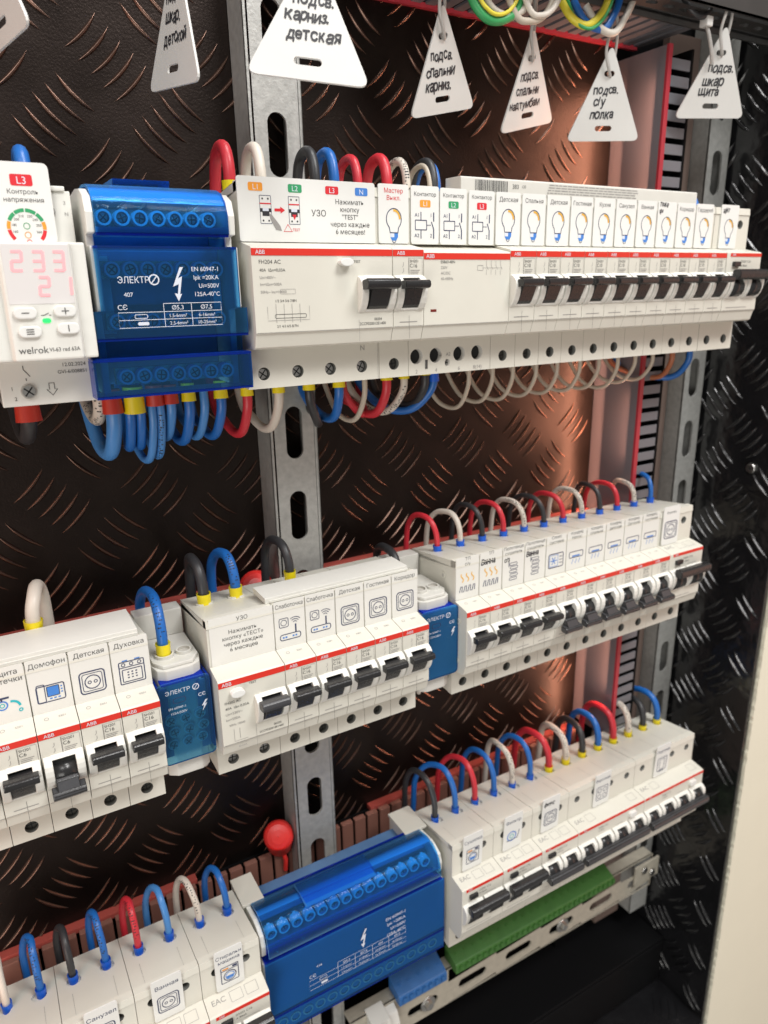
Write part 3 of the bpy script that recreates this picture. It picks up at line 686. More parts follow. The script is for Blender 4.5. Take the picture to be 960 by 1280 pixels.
# vertical slotted wire duct
t = thing('wire_duct', 'vertical grey slotted wire duct with red edge at the right of the tread plate', 'wire duct', (308, 97, -385), group='slotted wire ducts')
mb = MB(); mb.box(0, 1.6, -43, 0, 0, 513, PANEL); mb.build('side_panel', t, bevel=.3)
mb = MB(); mb.box(-.4, 3.2, -45, -43.1, 0, 513, DUCTRED); mb.build('red_edge', t)
mb = MB(); mb.box(24, 26, -43, 0, 0, 513, MATB); mb.build('back_panel', t)
mb = MB(); mb.box(3.4, 24, -42.6, -41.4, 0, 6.4, DUCT)
f0 = mb.build('finger', t, bevel=.25)
for i in range(1, 51):
    c = f0.copy(); COL.objects.link(c); c.parent = t; c.location = (0, 0, 10.0 * i * S)
t = thing('cover_strip', 'tall brown matt strip between the duct and the right strut', 'cover strip', (352, 90, -640))
mb = MB(); mb.box(0, 33, 0, 6, 0, 790, mat('brown_strip', (0.17, 0.12, 0.10), .5, var=.12, scale=30)); mb.build('strip_face', t, bevel=.4)  # added strip; the brown reflection beside the strut is put into its colour

# top slotted duct
t = thing('wire_duct', 'horizontal grey slotted wire duct with red edge along the top', 'wire duct', (60, 97, 138), group='slotted wire ducts')
mb = MB(); mb.box(0, 265, -2.6, 0, -1.6, 1.2, DUCTRED); mb.build('red_edge', t)
mb = MB(); mb.box(0, 265, -2, -.4, 1.6, 60, MATB); mb.build('back_panel', t)
mb = MB(); mb.box(0, 6.6, -46, -3.5, 0, 1.4, DUCT); f0 = mb.build('finger', t, bevel=.2)
for i in range(1, 27):
    c = f0.copy(); COL.objects.link(c); c.parent = t; c.location = (10.0 * i * S, 0, 0)
mb = MB(); mb.box(0, 345, -47, -45.5, 0, 60, DARKP); mb.build('front_panel', t)
t = thing('perforated_profile', 'dark perforated steel profile across the top of the cabinet', 'profile', (120, 26, 141))
mb = MB()
mb.plate((0, 0, 0), (1, 0, 0), (0, 0, 1), (0, -1, 0), 290, 32, 1.5, DARKP, [(10 + 12 * i, 16, 3, 3) for i in range(24)], 0)
mb.plate((0, 0, 0), (1, 0, 0), (0, 1, 0), (0, 0, -1), 290, 24, 1.5, DARKP, [(8 + 14.5 * i, 12, 4.2, 2.4) for i in range(20)], 0, n=12)
mb.build('perforated_sheet', t)

# lower ducts behind rows two and three
def low_duct(z, x0, x1, spans, label):
    t = thing('wire_duct', label, 'wire duct', (x0, 97, z), group='slotted wire ducts')
    for a, b in spans:
        mb = MB(); mb.box(a - x0, b - x0, -6, 0, -4, 0, DUCTRED2); mb.build('red_edge', t, bevel=.4)
    mb = MB(); mb.box(0, 8.9, -10.5, -8.6, -34, -1.6, DUCT_LIT); mb.box(0, 8.9, -8.8, -6.2, -3.6, -1.8, DUCT_LIT)
    f0 = mb.build('finger', t, bevel=.7)
    n = int((x1 - x0) / 10.6)
    for i in range(1, n):
        c = f0.copy(); COL.objects.link(c); c.parent = t; c.location = (10.6 * i * S, 0, 0)
    mb = MB(); mb.box(0, x1 - x0, -3, -1, -34, -4.2, MATB); mb.build('base', t)
    return t
low_duct(-390, -172, 306, [(-172, -34), (98, 306)], 'lower brown slotted duct behind the bottom row of breakers')
low_duct(-189.5, -172, 306, [(-172, 306)], 'brown slotted duct mostly hidden behind the middle row')
def red_cap(x, y, z, label, tail):
    t = thing('red_cap', label, 'cap', (x, y, z), group='red round caps on cables')
    mb = MB(); mb.cyl((4, 7, -13), (1, 0, 0), 9.0, CAPRED, 9.6, 24, caps=False)
    d_ = Vector((-.34, -.78, .52)).normalized(); c_ = Vector((1, 0, 0)); prev = 8.9
    mb.cyl(c_ - d_ * 1.5, c_ + d_ * .6, 10.4, CAPRED, 10.4, 24, caps=False); prev = 10.4
    for a_, b_ in ((.6, 10.4), (2.4, 9.6), (3.8, 7.8), (4.6, 4.6), (4.9, .2)):
        if a_ > .6: mb.cyl(c_ + d_ * pa_, c_ + d_ * a_, prev, CAPRED, b_, 24, caps=False)
        pa_, prev = a_, b_
    mb.build('cap_body', t)
    mb = MB(); mb.tube([(0, 4, -6), (3, 2, -12), (5, 0, -22), (5, 2, -32)], 1.7, CAPRED, 8); mb.build('cable_tail', t)
red_cap(21.0, 84, -375.5, 'bright red round cap behind the left strut, above the bottom row', 1)
red_cap(19.5, 86, -190.5, 'red round cap half hidden behind the middle row', 1)

# ------------------------------------------------------------------ WIRES
def spline(P, n=7):
    P = [Vector(p) for p in P]; P = [P[0] * 2 - P[1]] + P + [P[-1] * 2 - P[-2]]; out = []
    for i in range(1, len(P) - 2):
        for k in range(n):
            t = k / n; a, b, c, d = P[i - 1], P[i], P[i + 1], P[i + 2]
            out.append(.5 * ((2 * b) + (c - a) * t + (2 * a - 5 * b + 4 * c - d) * t * t + (3 * b - a - 3 * c + d) * t ** 3))
    out.append(P[-2]); return out
WM = {'red': W_RED, 'white': W_WHT, 'black': W_BLK, 'blue': W_BLU, 'light blue': W_BLL, 'beige': W_BEI, 'brown': W_BRN, 'yellow': W_YEL, 'green': W_GRN}
FM = {'yellow': F_YEL, 'blue': F_BLU, 'red': F_RED}
def wire(col, path, r, label, group, fer=None, fr=None, fl=6.0, mark=None, name='wire'):
    """path starts at the terminal; an insulated ferrule sleeve sits on its first millimetres"""
    pts = spline(path); mb = MB(); mb.tube(pts, r, WM[col], 12)
    o = tag(mb.build(name), label, 'wire', group)
    if fer:
        a = Vector(path[0]); d = (Vector(pts[4]) - a).normalized(); fr = fr or r * 1.35
        m = MB(); m.cyl(a - d * 2, a + d * fl, fr * .93, FM[fer], fr * 1.08, 14, caps=False); m.cyl(a + d * fl, a + d * (fl - .8), fr * 1.08, FM[fer], r * .98, 14, caps=False)
        m.build('ferrule', o)
    if mark:
        k = MB(); n = len(pts); R = random.Random(len(label)); s = 0.0; a0 = int(n * mark[0]); a1 = int(n * mark[1])
        f = Vector((-.25, -.95, .1)).normalized()
        for i in range(a0, a1):
            p, q = pts[i], pts[min(i + 1, n - 1)]; tt = (q - p); L = tt.length
            if L < .01: continue
            tt.normalize(); c0 = (f - tt * f.dot(tt)).normalized(); b0 = tt.cross(c0); m_ = max(1, int(L / 1.0))
            for j in range(m_):
                c = p + tt * (L * (j + .5) / m_)
                for w in range(R.choice((1, 2, 3))):
                    ang = R.uniform(-.55, .55); l2 = R.uniform(.3, .6)
                    cc = (c0 * math.cos(ang) + b0 * math.sin(ang)); bb = tt.cross(cc); ee = tt * l2 * .6; g = bb * R.uniform(.16, .55)
                    cen = c + cc * (r * 1.02); k.add([cen - ee - g, cen + ee - g, cen + ee + g, cen - ee + g], [(0, 1, 2, 3)], INK)
        k.build('printing', o)
    return o
def top_wire(col, x, zt, zp, label, group, yb=42, yp=54, yk=74, dxp=0.0, dxk=0.0, r=1.75, fer='blue', fl=5.0, fr=None, zend=-12, mark=None, fh=None):
    h = zp - zt; return wire(col, [(x, yb, zt), (x + dxp * .15, yb + .6, zt + h * .55), (x + dxp * .6, yb + (yp - yb) * .38, zt + h * .90), (x + dxp, yp, zp), (x + dxp + (dxk - dxp) * .5, yp + (yk - yp) * .55, zt + h * .86),
             (x + dxk, yk - 2, zt + h * .40), (x + dxk * 1.05, yk, zt + zend), (x + dxk * 1.1, yk + 2, zt + zend - 18)], r, label, group, fer, fr, fl, mark)

# ------------------------------------------------------------------ ROW 1 (z = 0)
ON = breaker_proto(True); OFFP = breaker_proto(False)
RC_ON = rcbo_proto(2, True); RC_OFF = rcbo_proto(2, False)
protos = [ON, OFFP, RC_ON, RC_OFF]
_used = set()
def place(proto, loc, label, group=None):
    """first use moves the thing itself, later uses are copies with copies of each part"""
    if proto.name not in _used:
        _used.add(proto.name); proto.location = [k * S for k in loc]; proto['label'] = en(label); o = proto; o['_n'] = 0
    else:
        ch = [c for c in proto.children if c.name in _base[proto.name]]
        o = copy_tree(proto, loc, label, children=ch)
    if group: o['group'] = group
    if proto is ON or proto is OFFP:
        r = 'C10' if (loc[2] == 0 and loc[0] > 100) else 'C6' if (loc[2] < -100 and loc[0] < -100) else 'C16'
        k = Ink(); k.text(r, 9.6, -7.9, 1.8, INKG, 'l'); k.emit('current_rating', o, (0, 0, 0))
    return o
_base = {p.name: {c.name for c in p.children} for p in protos}
_gc = {}
def subset_fix():
    for p in protos: _base[p.name] = {c.name for c in p.children}

# four-module residual current device
t = thing('residual_current_device', 'wide four-pole device with test button and long instruction card, top row', 'residual current device', (0, 0, 0))
c4 = [8.0, 25.2, 42.5, 60.0]
mb = housing(70, c4, c4, c4); mb.build('housing', t, bevel=.25)
stripe(t, 70, logo_x=2.0)
cheeks(17.5, 51.0, 69.6, t, th=3.6)
mb = MB(); zc = -20.3
mb.prism([(-4, zc + 6.8), (-8.8, zc + 7.6), (-10.0, zc + 6.8), (-10.4, zc + 5.0), (-9.8, zc + 3.4), (-8.2, zc + 2.8), (-4, zc + 2.6)], 51.2, 68.6, BLACK)
mb.prism([(-3.2, zc + 6), (-7.2, zc + 3.6), (-4.8, zc - 1.4), (-2.8, zc - 4.8), (-1.4, zc - 5.9), (-.2, zc - 5.9), (-.2, zc + 6)], 55.4, 65.6, BLACK); mb.build('lever', t, bevel=.5)
mb = MB()
for x in c4: screw(mb, x, 18.2, -54.6, 2.75, rot=x)
mb.build('terminal_screw', t)
mb = MB(); mb.extr([(44.3 + 3.3 * math.cos(a / 18 * 6.2832), -5.6 + 1.75 * math.sin(a / 18 * 6.2832)) for a in range(18)], 'y', -3.6, 0.2, CARD); mb.build('test_button', t, bevel=.5)
k = Ink()
k.text('FH204 AC', 3.4, -6.2, 1.7, INKG, 'l', bold=.01); k.text('40A  IΔn=0,03A', 3.4, -9.4, 1.3, INKG, 'l'); k.text('Un=400V~', 3.4, -12.4, 1.2, INKL, 'l')
k.text('Im=IΔm=500A', 3.4, -15.2, 1.2, INKL, 'l'); k.text('50Hz~ Inc=10000', 3.4, -18.4, 1.2, INKL, 'l'); k.rline(12.6, -18.8, 7, 2.0, .2, .12, INKL)
for i in range(4): k.line([(10 + 3.8 * i, -23), (10 + 3.8 * i, -31)], .16, INKL)
k.line([(6, -24), (6, -30), (26, -30), (26, -24)], .16, INKL); k.rline(9.4, -29, 15, 1.6, .6, .2, INKG); k.text('1/2 3/4 5/6 7/8N', 10, -22.2, 1.1, INKG, 'l'); k.text('2/1 4/3 6/5 8/7N', 10, -33.0, 1.1, INKG, 'l')
k.text('TEST', 49.2, -5.8, 1.2, INKG, 'l'); k.text('00204', 61.5, -31.6, 1.2, INKG); k.text('2CCF020012E1400', 58.6, -33.6, 1.3, INKG, wmax=18)
k.line([(51.2, -31), (51.2, -41)], .14, INKL); k.line([(.5, -35.1), (69.5, -35.1)], .18, INKL)
k.emit('rating_print', t, (0, 0, 0))
k = Ink(); k.text('N', 60.5, -46.5, 2.6, INKL)
for x in (17.3, 34.6, 52.4): k.line([(x, -43.6), (x, -61)], .22, INKL) if False else None
k.line([(52.4 + 16.8, -43.6), (52.4 + 16.8, -61)], .16, INKL)
k.emit('pole_print', t, (0, 14.8, 0))
k = Ink(); W = 67; H = 26
for s_, x, c_ in (('L1', 8.3, INKO), ('L2', 26.8, INKGR), ('L3', 45.0, INKR), ('N', 60.2, INKB)): badge(k, s_, x, 22.3, c_, 6.6, 3.4)
for x in (12.5, 26.0):
    k.rline(x - 2.6, 7.5, 5.2, 11.4, .2, .22, INKN); k.rect(x - 2.6, 15.4, 5.2, .5, INKR); k.rect(x - 2.6, 12.2, 5.2, 1.5, INK); k.rect(x - 1.6, 10.6, 3.2, 1.8, INK); k.rect(x - 1.4, 12.6, 2.8, 1.2, INKW)
    for a in (-1.3, 1.3): k.disc(x + a, 17.6, .42, INK, 8); k.disc(x + a, 8.7, .42, INK, 8)
k.poly([(16.6, 12.6), (19.4, 12.6), (19.4, 11.8), (21.6, 13.2), (19.4, 14.6), (19.4, 13.8), (16.6, 13.8)], INKR)
k.poly([(14.0, 11.8), (15.4, 11.0), (17.4, 8.6), (19.0, 6.6), (19.6, 4.6), (16.8, 5.0), (15.4, 7.6), (14.4, 9.4)], INKL)
k.line([(20.6, 4.4), (22.6, 7.4), (24.6, 4.4)], .4, INKR, True); k.text('TEST', 26.6, 4.6, 1.2, INKR); k.poly([(25, 11.5), (27, 11.5), (26, 9.2)], INKR)
k.text('УЗО', 38.0, 11.2, 2.7, INKG)
for i, s_ in enumerate(('Нажимать', 'кнопку', '"TEST"', 'через каждые', '6 месяцев!')): k.text(s_, 54.0, 16.6 - i * 3.2, 2.15, INKG)
card(t, -0.2, 67.2, 3.4, 29.8, 10.8, k)

# 'master switch' breaker C16
DET = []                                       # (proto, x, english, label text, draw, hand)
def bulb_card(o, txt, x0=-1.3, w=16.2, hand=None, two=None, red=False, icon=i_bulb, z1=29.4):
    k = Ink(); c = w / 2
    if two:
        k.text(two[0], c, 22.6, 2.1, INKR if red else INKG, wmax=w - 2); k.text(two[1], c, 19.4, 2.1, INKR if red else INKG, wmax=w - 2); icon(k, c, 11.0, .95)
    elif hand:
        for i, (s_, h) in enumerate(hand): k.hand(s_, 1.6, 23.0 - i * 3.4, h, INK, seed=len(s_) + i, adv=.8)
        icon(k, c, 12.8, .92)
    else:
        k.text(txt, c, 21.3, 2.25, INKG, wmax=w - 1.8); icon(k, c, 12.8, .98)
    return card(o, x0, x0 + w, 3.5, z1, 11.0, k)
G1 = 'circuit breakers of the top row'
o = place(ON, (70, 0, 0), 'circuit breaker with card Мастер Выкл. beside the four-pole device', G1)
bulb_card(o, '', -0.8, 16.8, two=('Мастер', 'Выкл.'), red=True, z1=30)

# contactor (three modules wide) with its three cards
t = thing('contactor', 'white modular contactor with blank face and three Контактор cards', 'contactor', (87.5, 0, 0))
hx = [4.9, 16.9, 32.2, 44.1]
mb = MB(); core = [(60, 21.0), (16.5, 24.0)] + [(y, z - (1.3 if i in (1, 2, 3) else 0)) for i, (y, z) in enumerate(NOSE)] + [(18.5, -60.8), (60, -60.0)]
mb.prism(core, .15, 53.35, WHITE)
mb.plate((.15, 14.8, -61.2), (1, 0, 0), (0, 0, 1), (0, -1, 0), 53.2, 18.4, 3.8, WHITE, [(x, 9.6, 3.9, 3.9) for x in hx] + [(24.5, 5.4, 1.7, 1.9)], 0, GREY)
mb.plate((.15, 12.0, 3.3), (1, 0, 0), (0, 0, 1), (0, -1, 0), 53.2, 24.9, 4.6, WHITE, [], 0)
mb.box(.15, 53.35, 12.3, 60, 24.2, 28.0, WHITE)
mb.build('housing', t, bevel=.25)
stripe(t, 53.5, logo_x=1.4, z=-1.3, h=2.9, logo_h=1.9)
mb = MB(); mb.box(4.0, 7.4, -.12, .2, -28.8, -27.6, REDL); mb.build('state_window', t)
mb = MB()
for x in hx: mb.cyl((x + .1, 18.5, -51.6), (x + .1, 18.0, -51.6), 3.8, HOLE)
screw(mb, 24.6, 17.6, -55.8, 1.6); mb.box(10.4, 11.8, 14.5, 15.2, -58.2, -53.6, INKG)
mb.build('terminal_screw', t)
k = Ink()
for i, s_ in enumerate(('ESB63-40N', '230V', 'AC/DC', '40-450Hz')): k.text(s_, 10.0, -6.0 - i * 2.6, 1.35, INKG if i == 0 else INKL, 'l')
for i in range(4): k.line([(38 + 3 * i, -4.6), (38 + 3 * i, -7), (39.2 + 3 * i, -9), ], .16, INKL); k.line([(38 + 3 * i, -9), (38 + 3 * i, -11.6)], .16, INKL)
k.rline(32.4, -9.4, 3.4, 2.4, .1, .16, INKL); k.line([(35.8, -8.2), (48, -8.2)], .12, INKL)
k.line([(.5, -35.1), (53, -35.1)], .16, INKL)
k.emit('rating_print', t, (0, 0, 0))
k = Ink()
for s_, x in (('2', 4.9), ('4', 17.3), ('6', 32.2), ('8(14)', 44.6)): k.text(s_, x, -60.2, 2.0, INKL)
k.text('A2', 25, -52.3, 1.9, INKL); k.emit('pole_print', t, (0, 14.8, 0))
for i, (s_, c_) in enumerate((('L1', INKO), ('L2', INKGR), ('L3', INKR))):
    k = Ink(); k.text('Контактор', 8.1, 22.0, 1.85, INKG, wmax=13.4); badge(k, s_, 8.1, 18.6, c_, 6.2, 3.3); i_coilm(k, 8.3, 8.6, s_)
    x0 = (0.0, 17.0, 34.7)[i]; card(t, x0, x0 + 16.2, 3.4, 30.0 - .3 * i, 11.0, k, label='card reading Контактор %s' % s_)

# ten single-pole breakers
ten = [('Детская', 'first Детская bulb card, next to the contactor'), ('Спальня', 'Спальня bulb card'), ('Детская', 'second Детская bulb card, between Спальня and Гостиная'), ('Гостиная', 'Гостиная bulb card'),
       ('Кухня', 'Кухня bulb card'), ('Санузел', 'Санузел bulb card'), ('Ванная', 'Ванная bulb card'), ('', 'handwritten bulb card'), ('Коридор', 'Коридор bulb card'), ('Гардероб', 'Гардероб bulb card')]
for i, (s_, d) in enumerate(ten):
    o = place(ON, (141 + 17.5 * i, 0, 0), 'top row circuit breaker with ' + d, G1)
    bulb_card(o, s_, hand=[('точке', 2.4), ('spa', 2.2)] if not s_ else None)
o = place(RC_ON, (316.3, 0, 0), 'double-width breaker with long black lever at the top row end', 'residual current breakers')
k = Ink(); k.hand('щит', 2.2, 21.6, 2.6, INK, 4); i_bulb(k, 8.4, 12.8, .98); card(o, 5.0, 22.2, 3.5, 29.8, 11.0, k)

# busbar cover strip behind the cards
t = thing('busbar_cover', 'grey white plastic strip with barcode behind the top row cards', 'busbar cover', (123.5, 20, 26))
mb = MB(); mb.prism([(0, 0), (0, 10.6), (.8, 11.3), (14, 11.6), (14, 0)], 0, 184, GREYL); mb.build('strip', t, bevel=.4)
k = Ink(); R_ = random.Random(2); x = 9
while x < 31:
    w = R_.choice((.25, .4, .6)); k.rect(x, 4.4, w, 5.6, INKG); x += w + R_.choice((.3, .5))
k.text('383', 36, 6.6, 2.2, INKG); k.text('CЄ', 42, 7.2, 1.4, INKG)
for q in range(5):
    xx = 60 - q * .5
    while xx < 128:
        w = R_.uniform(1.2, 5); k.rect(xx, 9.3 - q * 1.35, w, .5, INKL); xx += w + .6
k.emit('print', t, (0, 0, 0))

# voltage relay
def relay(x, label, full=True):
    t = thing('voltage_relay', label, 'voltage relay', (x, 0, 0)); W = 36
    mb = MB(); core = [(60, 20.0), (15, 21.0), (15, 2), (14, -42), (15.5, -42.5), (15.5, -60), (60, -60)]
    mb.prism(core, .2, W - .2, WHITE2); mb.box(2, W - 2, 14, 55, 20.8, 22.6, WHITE2); mb.build('housing', t, bevel=.5)
    mb = MB(); mb.extr([(0, 15), (6.6, -1.2), (30.6, -1.2), (36.5, 15)], 'z', -41.2, 1.4, WHITE2); mb.box(-.2, 36.6, 1.6, 15, -41.3, 1.6, WHITE2); mb.build('front_cover', t, bevel=.8)
    if not full: return t
    mb = MB(); mb.box(7.4, 30.0, -1.35, -1, -20.5, .6, SCREEN); d = mb.build('display', t, bevel=.1)
    seg = {'2': 'abged', '3': 'abgcd', '1': 'bc'}
    k = Ink()
    def digit(ch, x, z, h):
        w = h * .52; P = {'a': ((0, h), (w, h)), 'b': ((w, h), (w, h / 2)), 'c': ((w, h / 2), (w, 0)), 'd': ((0, 0), (w, 0)), 'e': ((0, 0), (0, h / 2)), 'f': ((0, h / 2), (0, h)), 'g': ((0, h / 2), (w, h / 2))}
        for s_ in seg[ch]:
            (x0, y0), (x1, y1) = P[s_]; k.line([(x + x0 + y0 * .05, z + y0), (x + x1 + y1 * .05, z + y1)], .95, LED)
    for ch, x_ in zip('233', (10.2, 17.4, 24.4)): digit(ch, x_, -8.6, 6.6)
    for ch, x_ in zip('21', (18.4, 26.0)): digit(ch, x_, -17.4, 6.4)
    k.emit('digits', d, (0, -1.35, 0))
    for bx, bz, s_ in ((12.2, -23.6, '-'), (26.0, -23.2, '+'), (12.9, -30.4, '='), (26.4, -29.6, 'i')):
        mb = MB(); mb.extr(rrpts(bx - 4.0, bz - 2.1, 8.0, 4.2, 2.0), 'y', -2.5, -1, CARD); b = mb.build('button', t, bevel=.5)
        k = Ink()
        if s_ == '=':
            for q in (-.8, 0, .8): k.line([(bx - 1.3, bz + q), (bx + 1.3, bz + q)], .35, INKG)
        else:
            if s_ in '-+': k.line([(bx - 1.3, bz), (bx + 1.3, bz)], .35, INKG)
            if s_ in '+i': k.line([(bx, bz - 1.2), (bx, bz + 1.2)], .35, INKG)
        k.emit('symbol', b, (0, -2.5, 0))
    k = Ink(); k.text('welrok', 8.0, -38.4, 2.6, INKG, 'l', bold=.01); k.text('VI-63 red 63A', 29.6, -38.0, 1.5, INKG, 'r', wmax=11); k.line([(17.5, -24.6), (18.6, -24.6), (20.2, -23.8)], .25, INKG); k.line([(20.3, -24.6), (21, -24.6)], .25, INKG)
    k.emit('front_print', t, (0, -1.2, 0))
    mb = MB(); mb.extr(rrpts(17.7, -27.4, 3.0, 1.7, .8), 'y', -1.5, -1, LEDG); mb.build('indicator', t)
    k = Ink(); k.text('12.02.2024', 33.0, -45.2, 1.5, INKG, 'r'); k.text('GVI-6/008851', 33.0, -48.0, 1.45, INKG, 'r')
    k.line([(9.5, -44), (9.5, -45.5), (11.6, -48.4)], .3, INKG); k.line([(10, -49), (10, -50)], .3, INKG); k.text('1', 4.4, -53.5, 1.5, INKG); k.text('2', 5.2, -57.6, 1.5, INKG)
    k.line([(17, -54), (18, -54), (18, -51.5), (20, -51.5), (20, -54), (21, -54), (19, -56.4)], .3, INKG, True)
    k.emit('lower_print', t, (0, 15.5, 0))
    mb = MB(); mb.cyl((10.2, 15.6, -54.2), (10.2, 15.1, -54.2), 3.1, GREYL); screw(mb, 10.2, 15.2, -54.2, 2.8, rot=.1); screw(mb, 9.5, 15.0, 13.2, 3.2); screw(mb, 26.6, 15.0, 13.2, 3.2); mb.build('terminal_screw', t)
    k = Ink(); badge(k, 'L3', 13, 22.2, INKR, 7.6, 4.0); k.text('Контроль', 13, 17.4, 1.7, INKG, wmax=14); k.text('напряжения', 13, 14.6, 1.7, INKG, wmax=18)
    for a0, a1, c_ in ((-42, -8, INKR), (-5, 20, INKO), (24, 52, INKGR), (55, 88, INKGR), (92, 125, INKGR), (128, 156, INKGR), (160, 185, INKO), (188, 222, INKR)): k.arc(12.6, 5.6, 6.2, a0, a1, 1.3, c_, 6)
    for a, s_ in ((200, '160'), (168, '180'), (138, '200'), (110, '210'), (70, '230'), (42, '240'), (12, '250'), (-20, '260')): k.text(s_, 12.6 + 4.3 * math.cos(math.radians(a)), 5.2 + 4.3 * math.sin(math.radians(a)), .9, INKG)
    k.circ(12.6, 6.2, 1.1, .25, INKGR, 12); k.circ(12.6, 3.0, 1.1, .25, INKO, 12); k.circ(12.8, .4, .9, .25, INKR, 12)
    card(t, 6.0, 32.0 - 3.2, 1.6, 30.0, 12.4, k, r=2)
    k = Ink(); k.text('3', 33.3, 16.0, 1.4, INKL); k.text('N', 33.6, 12.0, 1.4, INKL); k.emit('pole_print', t, (0, 15, 0))
    return t
relay(-102.3, 'white voltage relay with pink digital readout and four oval buttons')
relay(-139.6, 'white device cut by the left frame edge beside the voltage relay', False)

# blue distribution blocks
def dist_block(x0, W, z, label, n, num, wide_from=-24.0, big=False):
    t = thing('distribution_block', label, 'distribution block', (x0, 0, z), group='blue distribution blocks')
    yf = 14.5 if big else 2.6; zm = 2.2 if big else .6; zb = -41.6 if big else -35.7; dy = yf - 2.6; ov = 0 if big else 1
    mb = MB(); mb.box(3.5, W - 3.5, 34, 60, -56, 16, BLUEK); mb.box(3.5, W - 3.5, 22 + dy * .5, 34, -22, 0, BLUEK); mb.box(3.6, W * .16, 20 + dy * .4, 30, -34, -2, BLUEI); mb.box(W * .86, W - 3.6, 20 + dy * .4, 30, -30, -8, BLUEI)
    mb.build('inner_base', t, bevel=.6)
    for xa, xb in ((0.2, 3.2), (W - 3.2, W - .2)):
        mb = MB(); mb.prism([(60, 20), (24 + dy * .5, 23), (14 + dy, 22), (8 + dy, 19), (5.8 + dy, 13), (6.5 + dy, 5.5), (12 + dy, 5), (12 + dy, 1), (5 + dy, .6), (5 + dy, wide_from), (14 + dy, wide_from - 1), (16 + dy, -58), (60, -58)], xa, xb, WHITE2)
        mb.build('end_cap', t, bevel=.5)
    for zc, yc, nn in ((12.0, 15.0, n), (-8.0, 10.5, n), (-28.5, 12.0, n), (-50.5, 6.5, n)):
        mb = MB(); p = (W - 10) / nn; yc += dy * .8
        mb.box(5, W - 5, yc + 5, yc + 9, zc - 3.4, zc + 3.4, BRASS)
        for i in range(nn):
            x = 5 + p * (i + .5); rr_ = min(3.6, p * .44); ring = 20
            mb.cyl((x, yc + 6, zc), (x, yc, zc), rr_, BLUEI, n=16, caps=False); mb.cyl((x, yc, zc), (x, yc + .01, zc), rr_, BLUEI, rr_ * .72, 16, caps=False); mb.cyl((x, yc, zc), (x, yc + 2.4, zc), rr_ * .72, BLUEK, n=16, caps=False)
            screw(mb, x, yc + 2.6, zc, rr_ * .66, rot=i * 1.1)
        mb.build('terminal_bar', t)
    P = [(44, 22.4), (26 + dy * .4, 23.8), (18 + dy * .8, 23.2), (12 + dy, 21.2), (8.4 + dy, 18.0), (6.2 + dy, 13.0), (6.2 + dy, 5.6)] if not big else [(44, 22), (32, 24.6), (25, 24.0), (20.5, 21.6), (17.4, 17.6), (15.6, 12), (15, 6)]
    mb = MB(); mb.shell(P, 3.4, W - 3.4, 1.1, BLUEC, True); mb.box(3.4, W - 3.4, P[-1][0] - .3, P[-1][0] + 1.2, 4.6, 5.7, BLUED); mb.box(3.4, W - 3.4, 42.8, 44.6, 22.3, 23.6, BLUED); mb.build('upper_cover', t)
    mb = MB(); mb.box(3.4, W - 3.4, 12.5 + dy, 13.4 + dy, zm + .2, 4.4, BLUEC); mb.prism([(40, 23.8), (20, 24.6), (19, 27.0), (38, 27.2)], W * .24, W * .62, BLUEC); mb.build('cover_web', t)
    mb = MB()
    if not big:
        mb.box(1.0, W - 1.6, yf, yf + 1.1, wide_from, zm, BLUEC); mb.box(-2.4, W + 1.2, yf, yf + 1.1, zb + 1.1, wide_from, BLUEC)
    else: mb.box(.6, W - .6, yf, yf + 1.1, zb + 1.1, zm, BLUEC)
    mb.box(1.0, W - 1.6, yf + 1.1, 14 + dy, zm - 1, zm, BLUED); mb.box(-2.4 * ov, W + 1.2 * ov, yf + .4, 14 + dy, zb, zb + 1.1, BLUED); c = mb.build('middle_cover', t)
    k = Ink()
    def bolt(bx, bz, q): k.poly([(bx + 2.0 * q, bz), (bx - 1.4 * q, bz - 7.6 * q), (bx + 1.0 * q, bz - 6.6 * q), (bx + .3 * q, bz - 10.4 * q), (bx - 1.0 * q, bz - 10.2 * q), (bx + .4 * q, bz - 13.4 * q), (bx + 2.0 * q, bz - 10.4 * q), (bx + 1.2 * q, bz - 10.6 * q), (bx + 2.6 * q, bz - 3.6 * q), (bx + .9 * q, bz - 4.4 * q), (bx + 3.4 * q, bz)], INKW)
    if not big:
        k.text('ЭЛЕКТР', 8.6, -13.4, 2.5, INKW, 'l', wmax=12.2, bold=.02); k.circ(22.8, -12.2, 1.9, .5, INKW); k.line([(21.4, -13.9), (24.2, -10.5)], .4, INKW)
        k.text(num, 10.4, -18.6, 1.7, INKW, 'l', bold=.01); bolt(31.6, -7.4, 1.0)
        rx, rz, rd, rh, rw = 49.6, -9.0, 3.3, 1.75, 14; tx, tz, tw, th, th0 = 7.3, -30.7, 42.4, 6.0, 3.2; cols_ = [0, .43, .70, 1.0]; k.text('CЄ', 7.4, -23.6, 2.0, INKW, 'l')
    else:
        k.text(num, 33.0, -18.4, 1.9, INKW, 'l'); bolt(65.6, -7.0, 1.05); rx, rz, rd, rh, rw = 98.0, -9.4, 4.4, 2.3, 18; tx, tz, tw, th, th0 = 27.8, -34.2, 70.4, 7.8, 3.8; cols_ = [0, .281, .457, .638, .812, 1.0]; k.text('CЄ', 28.0, -24.8, 2.4, INKW, 'l')
    for i, s_ in enumerate(('EN 60947-1', 'Ipk =20KA', 'Ui=500V', '125A-40°C')): k.text(s_, rx, rz - rd * i, rh, INKW, 'r', wmax=rw)
    k.line([(tx, tz), (tx + tw, tz), (tx + tw, tz + th), (tx, tz + th)], .22, INKW, True); k.line([(tx, tz + th / 2), (tx + tw, tz + th / 2)], .22, INKW)
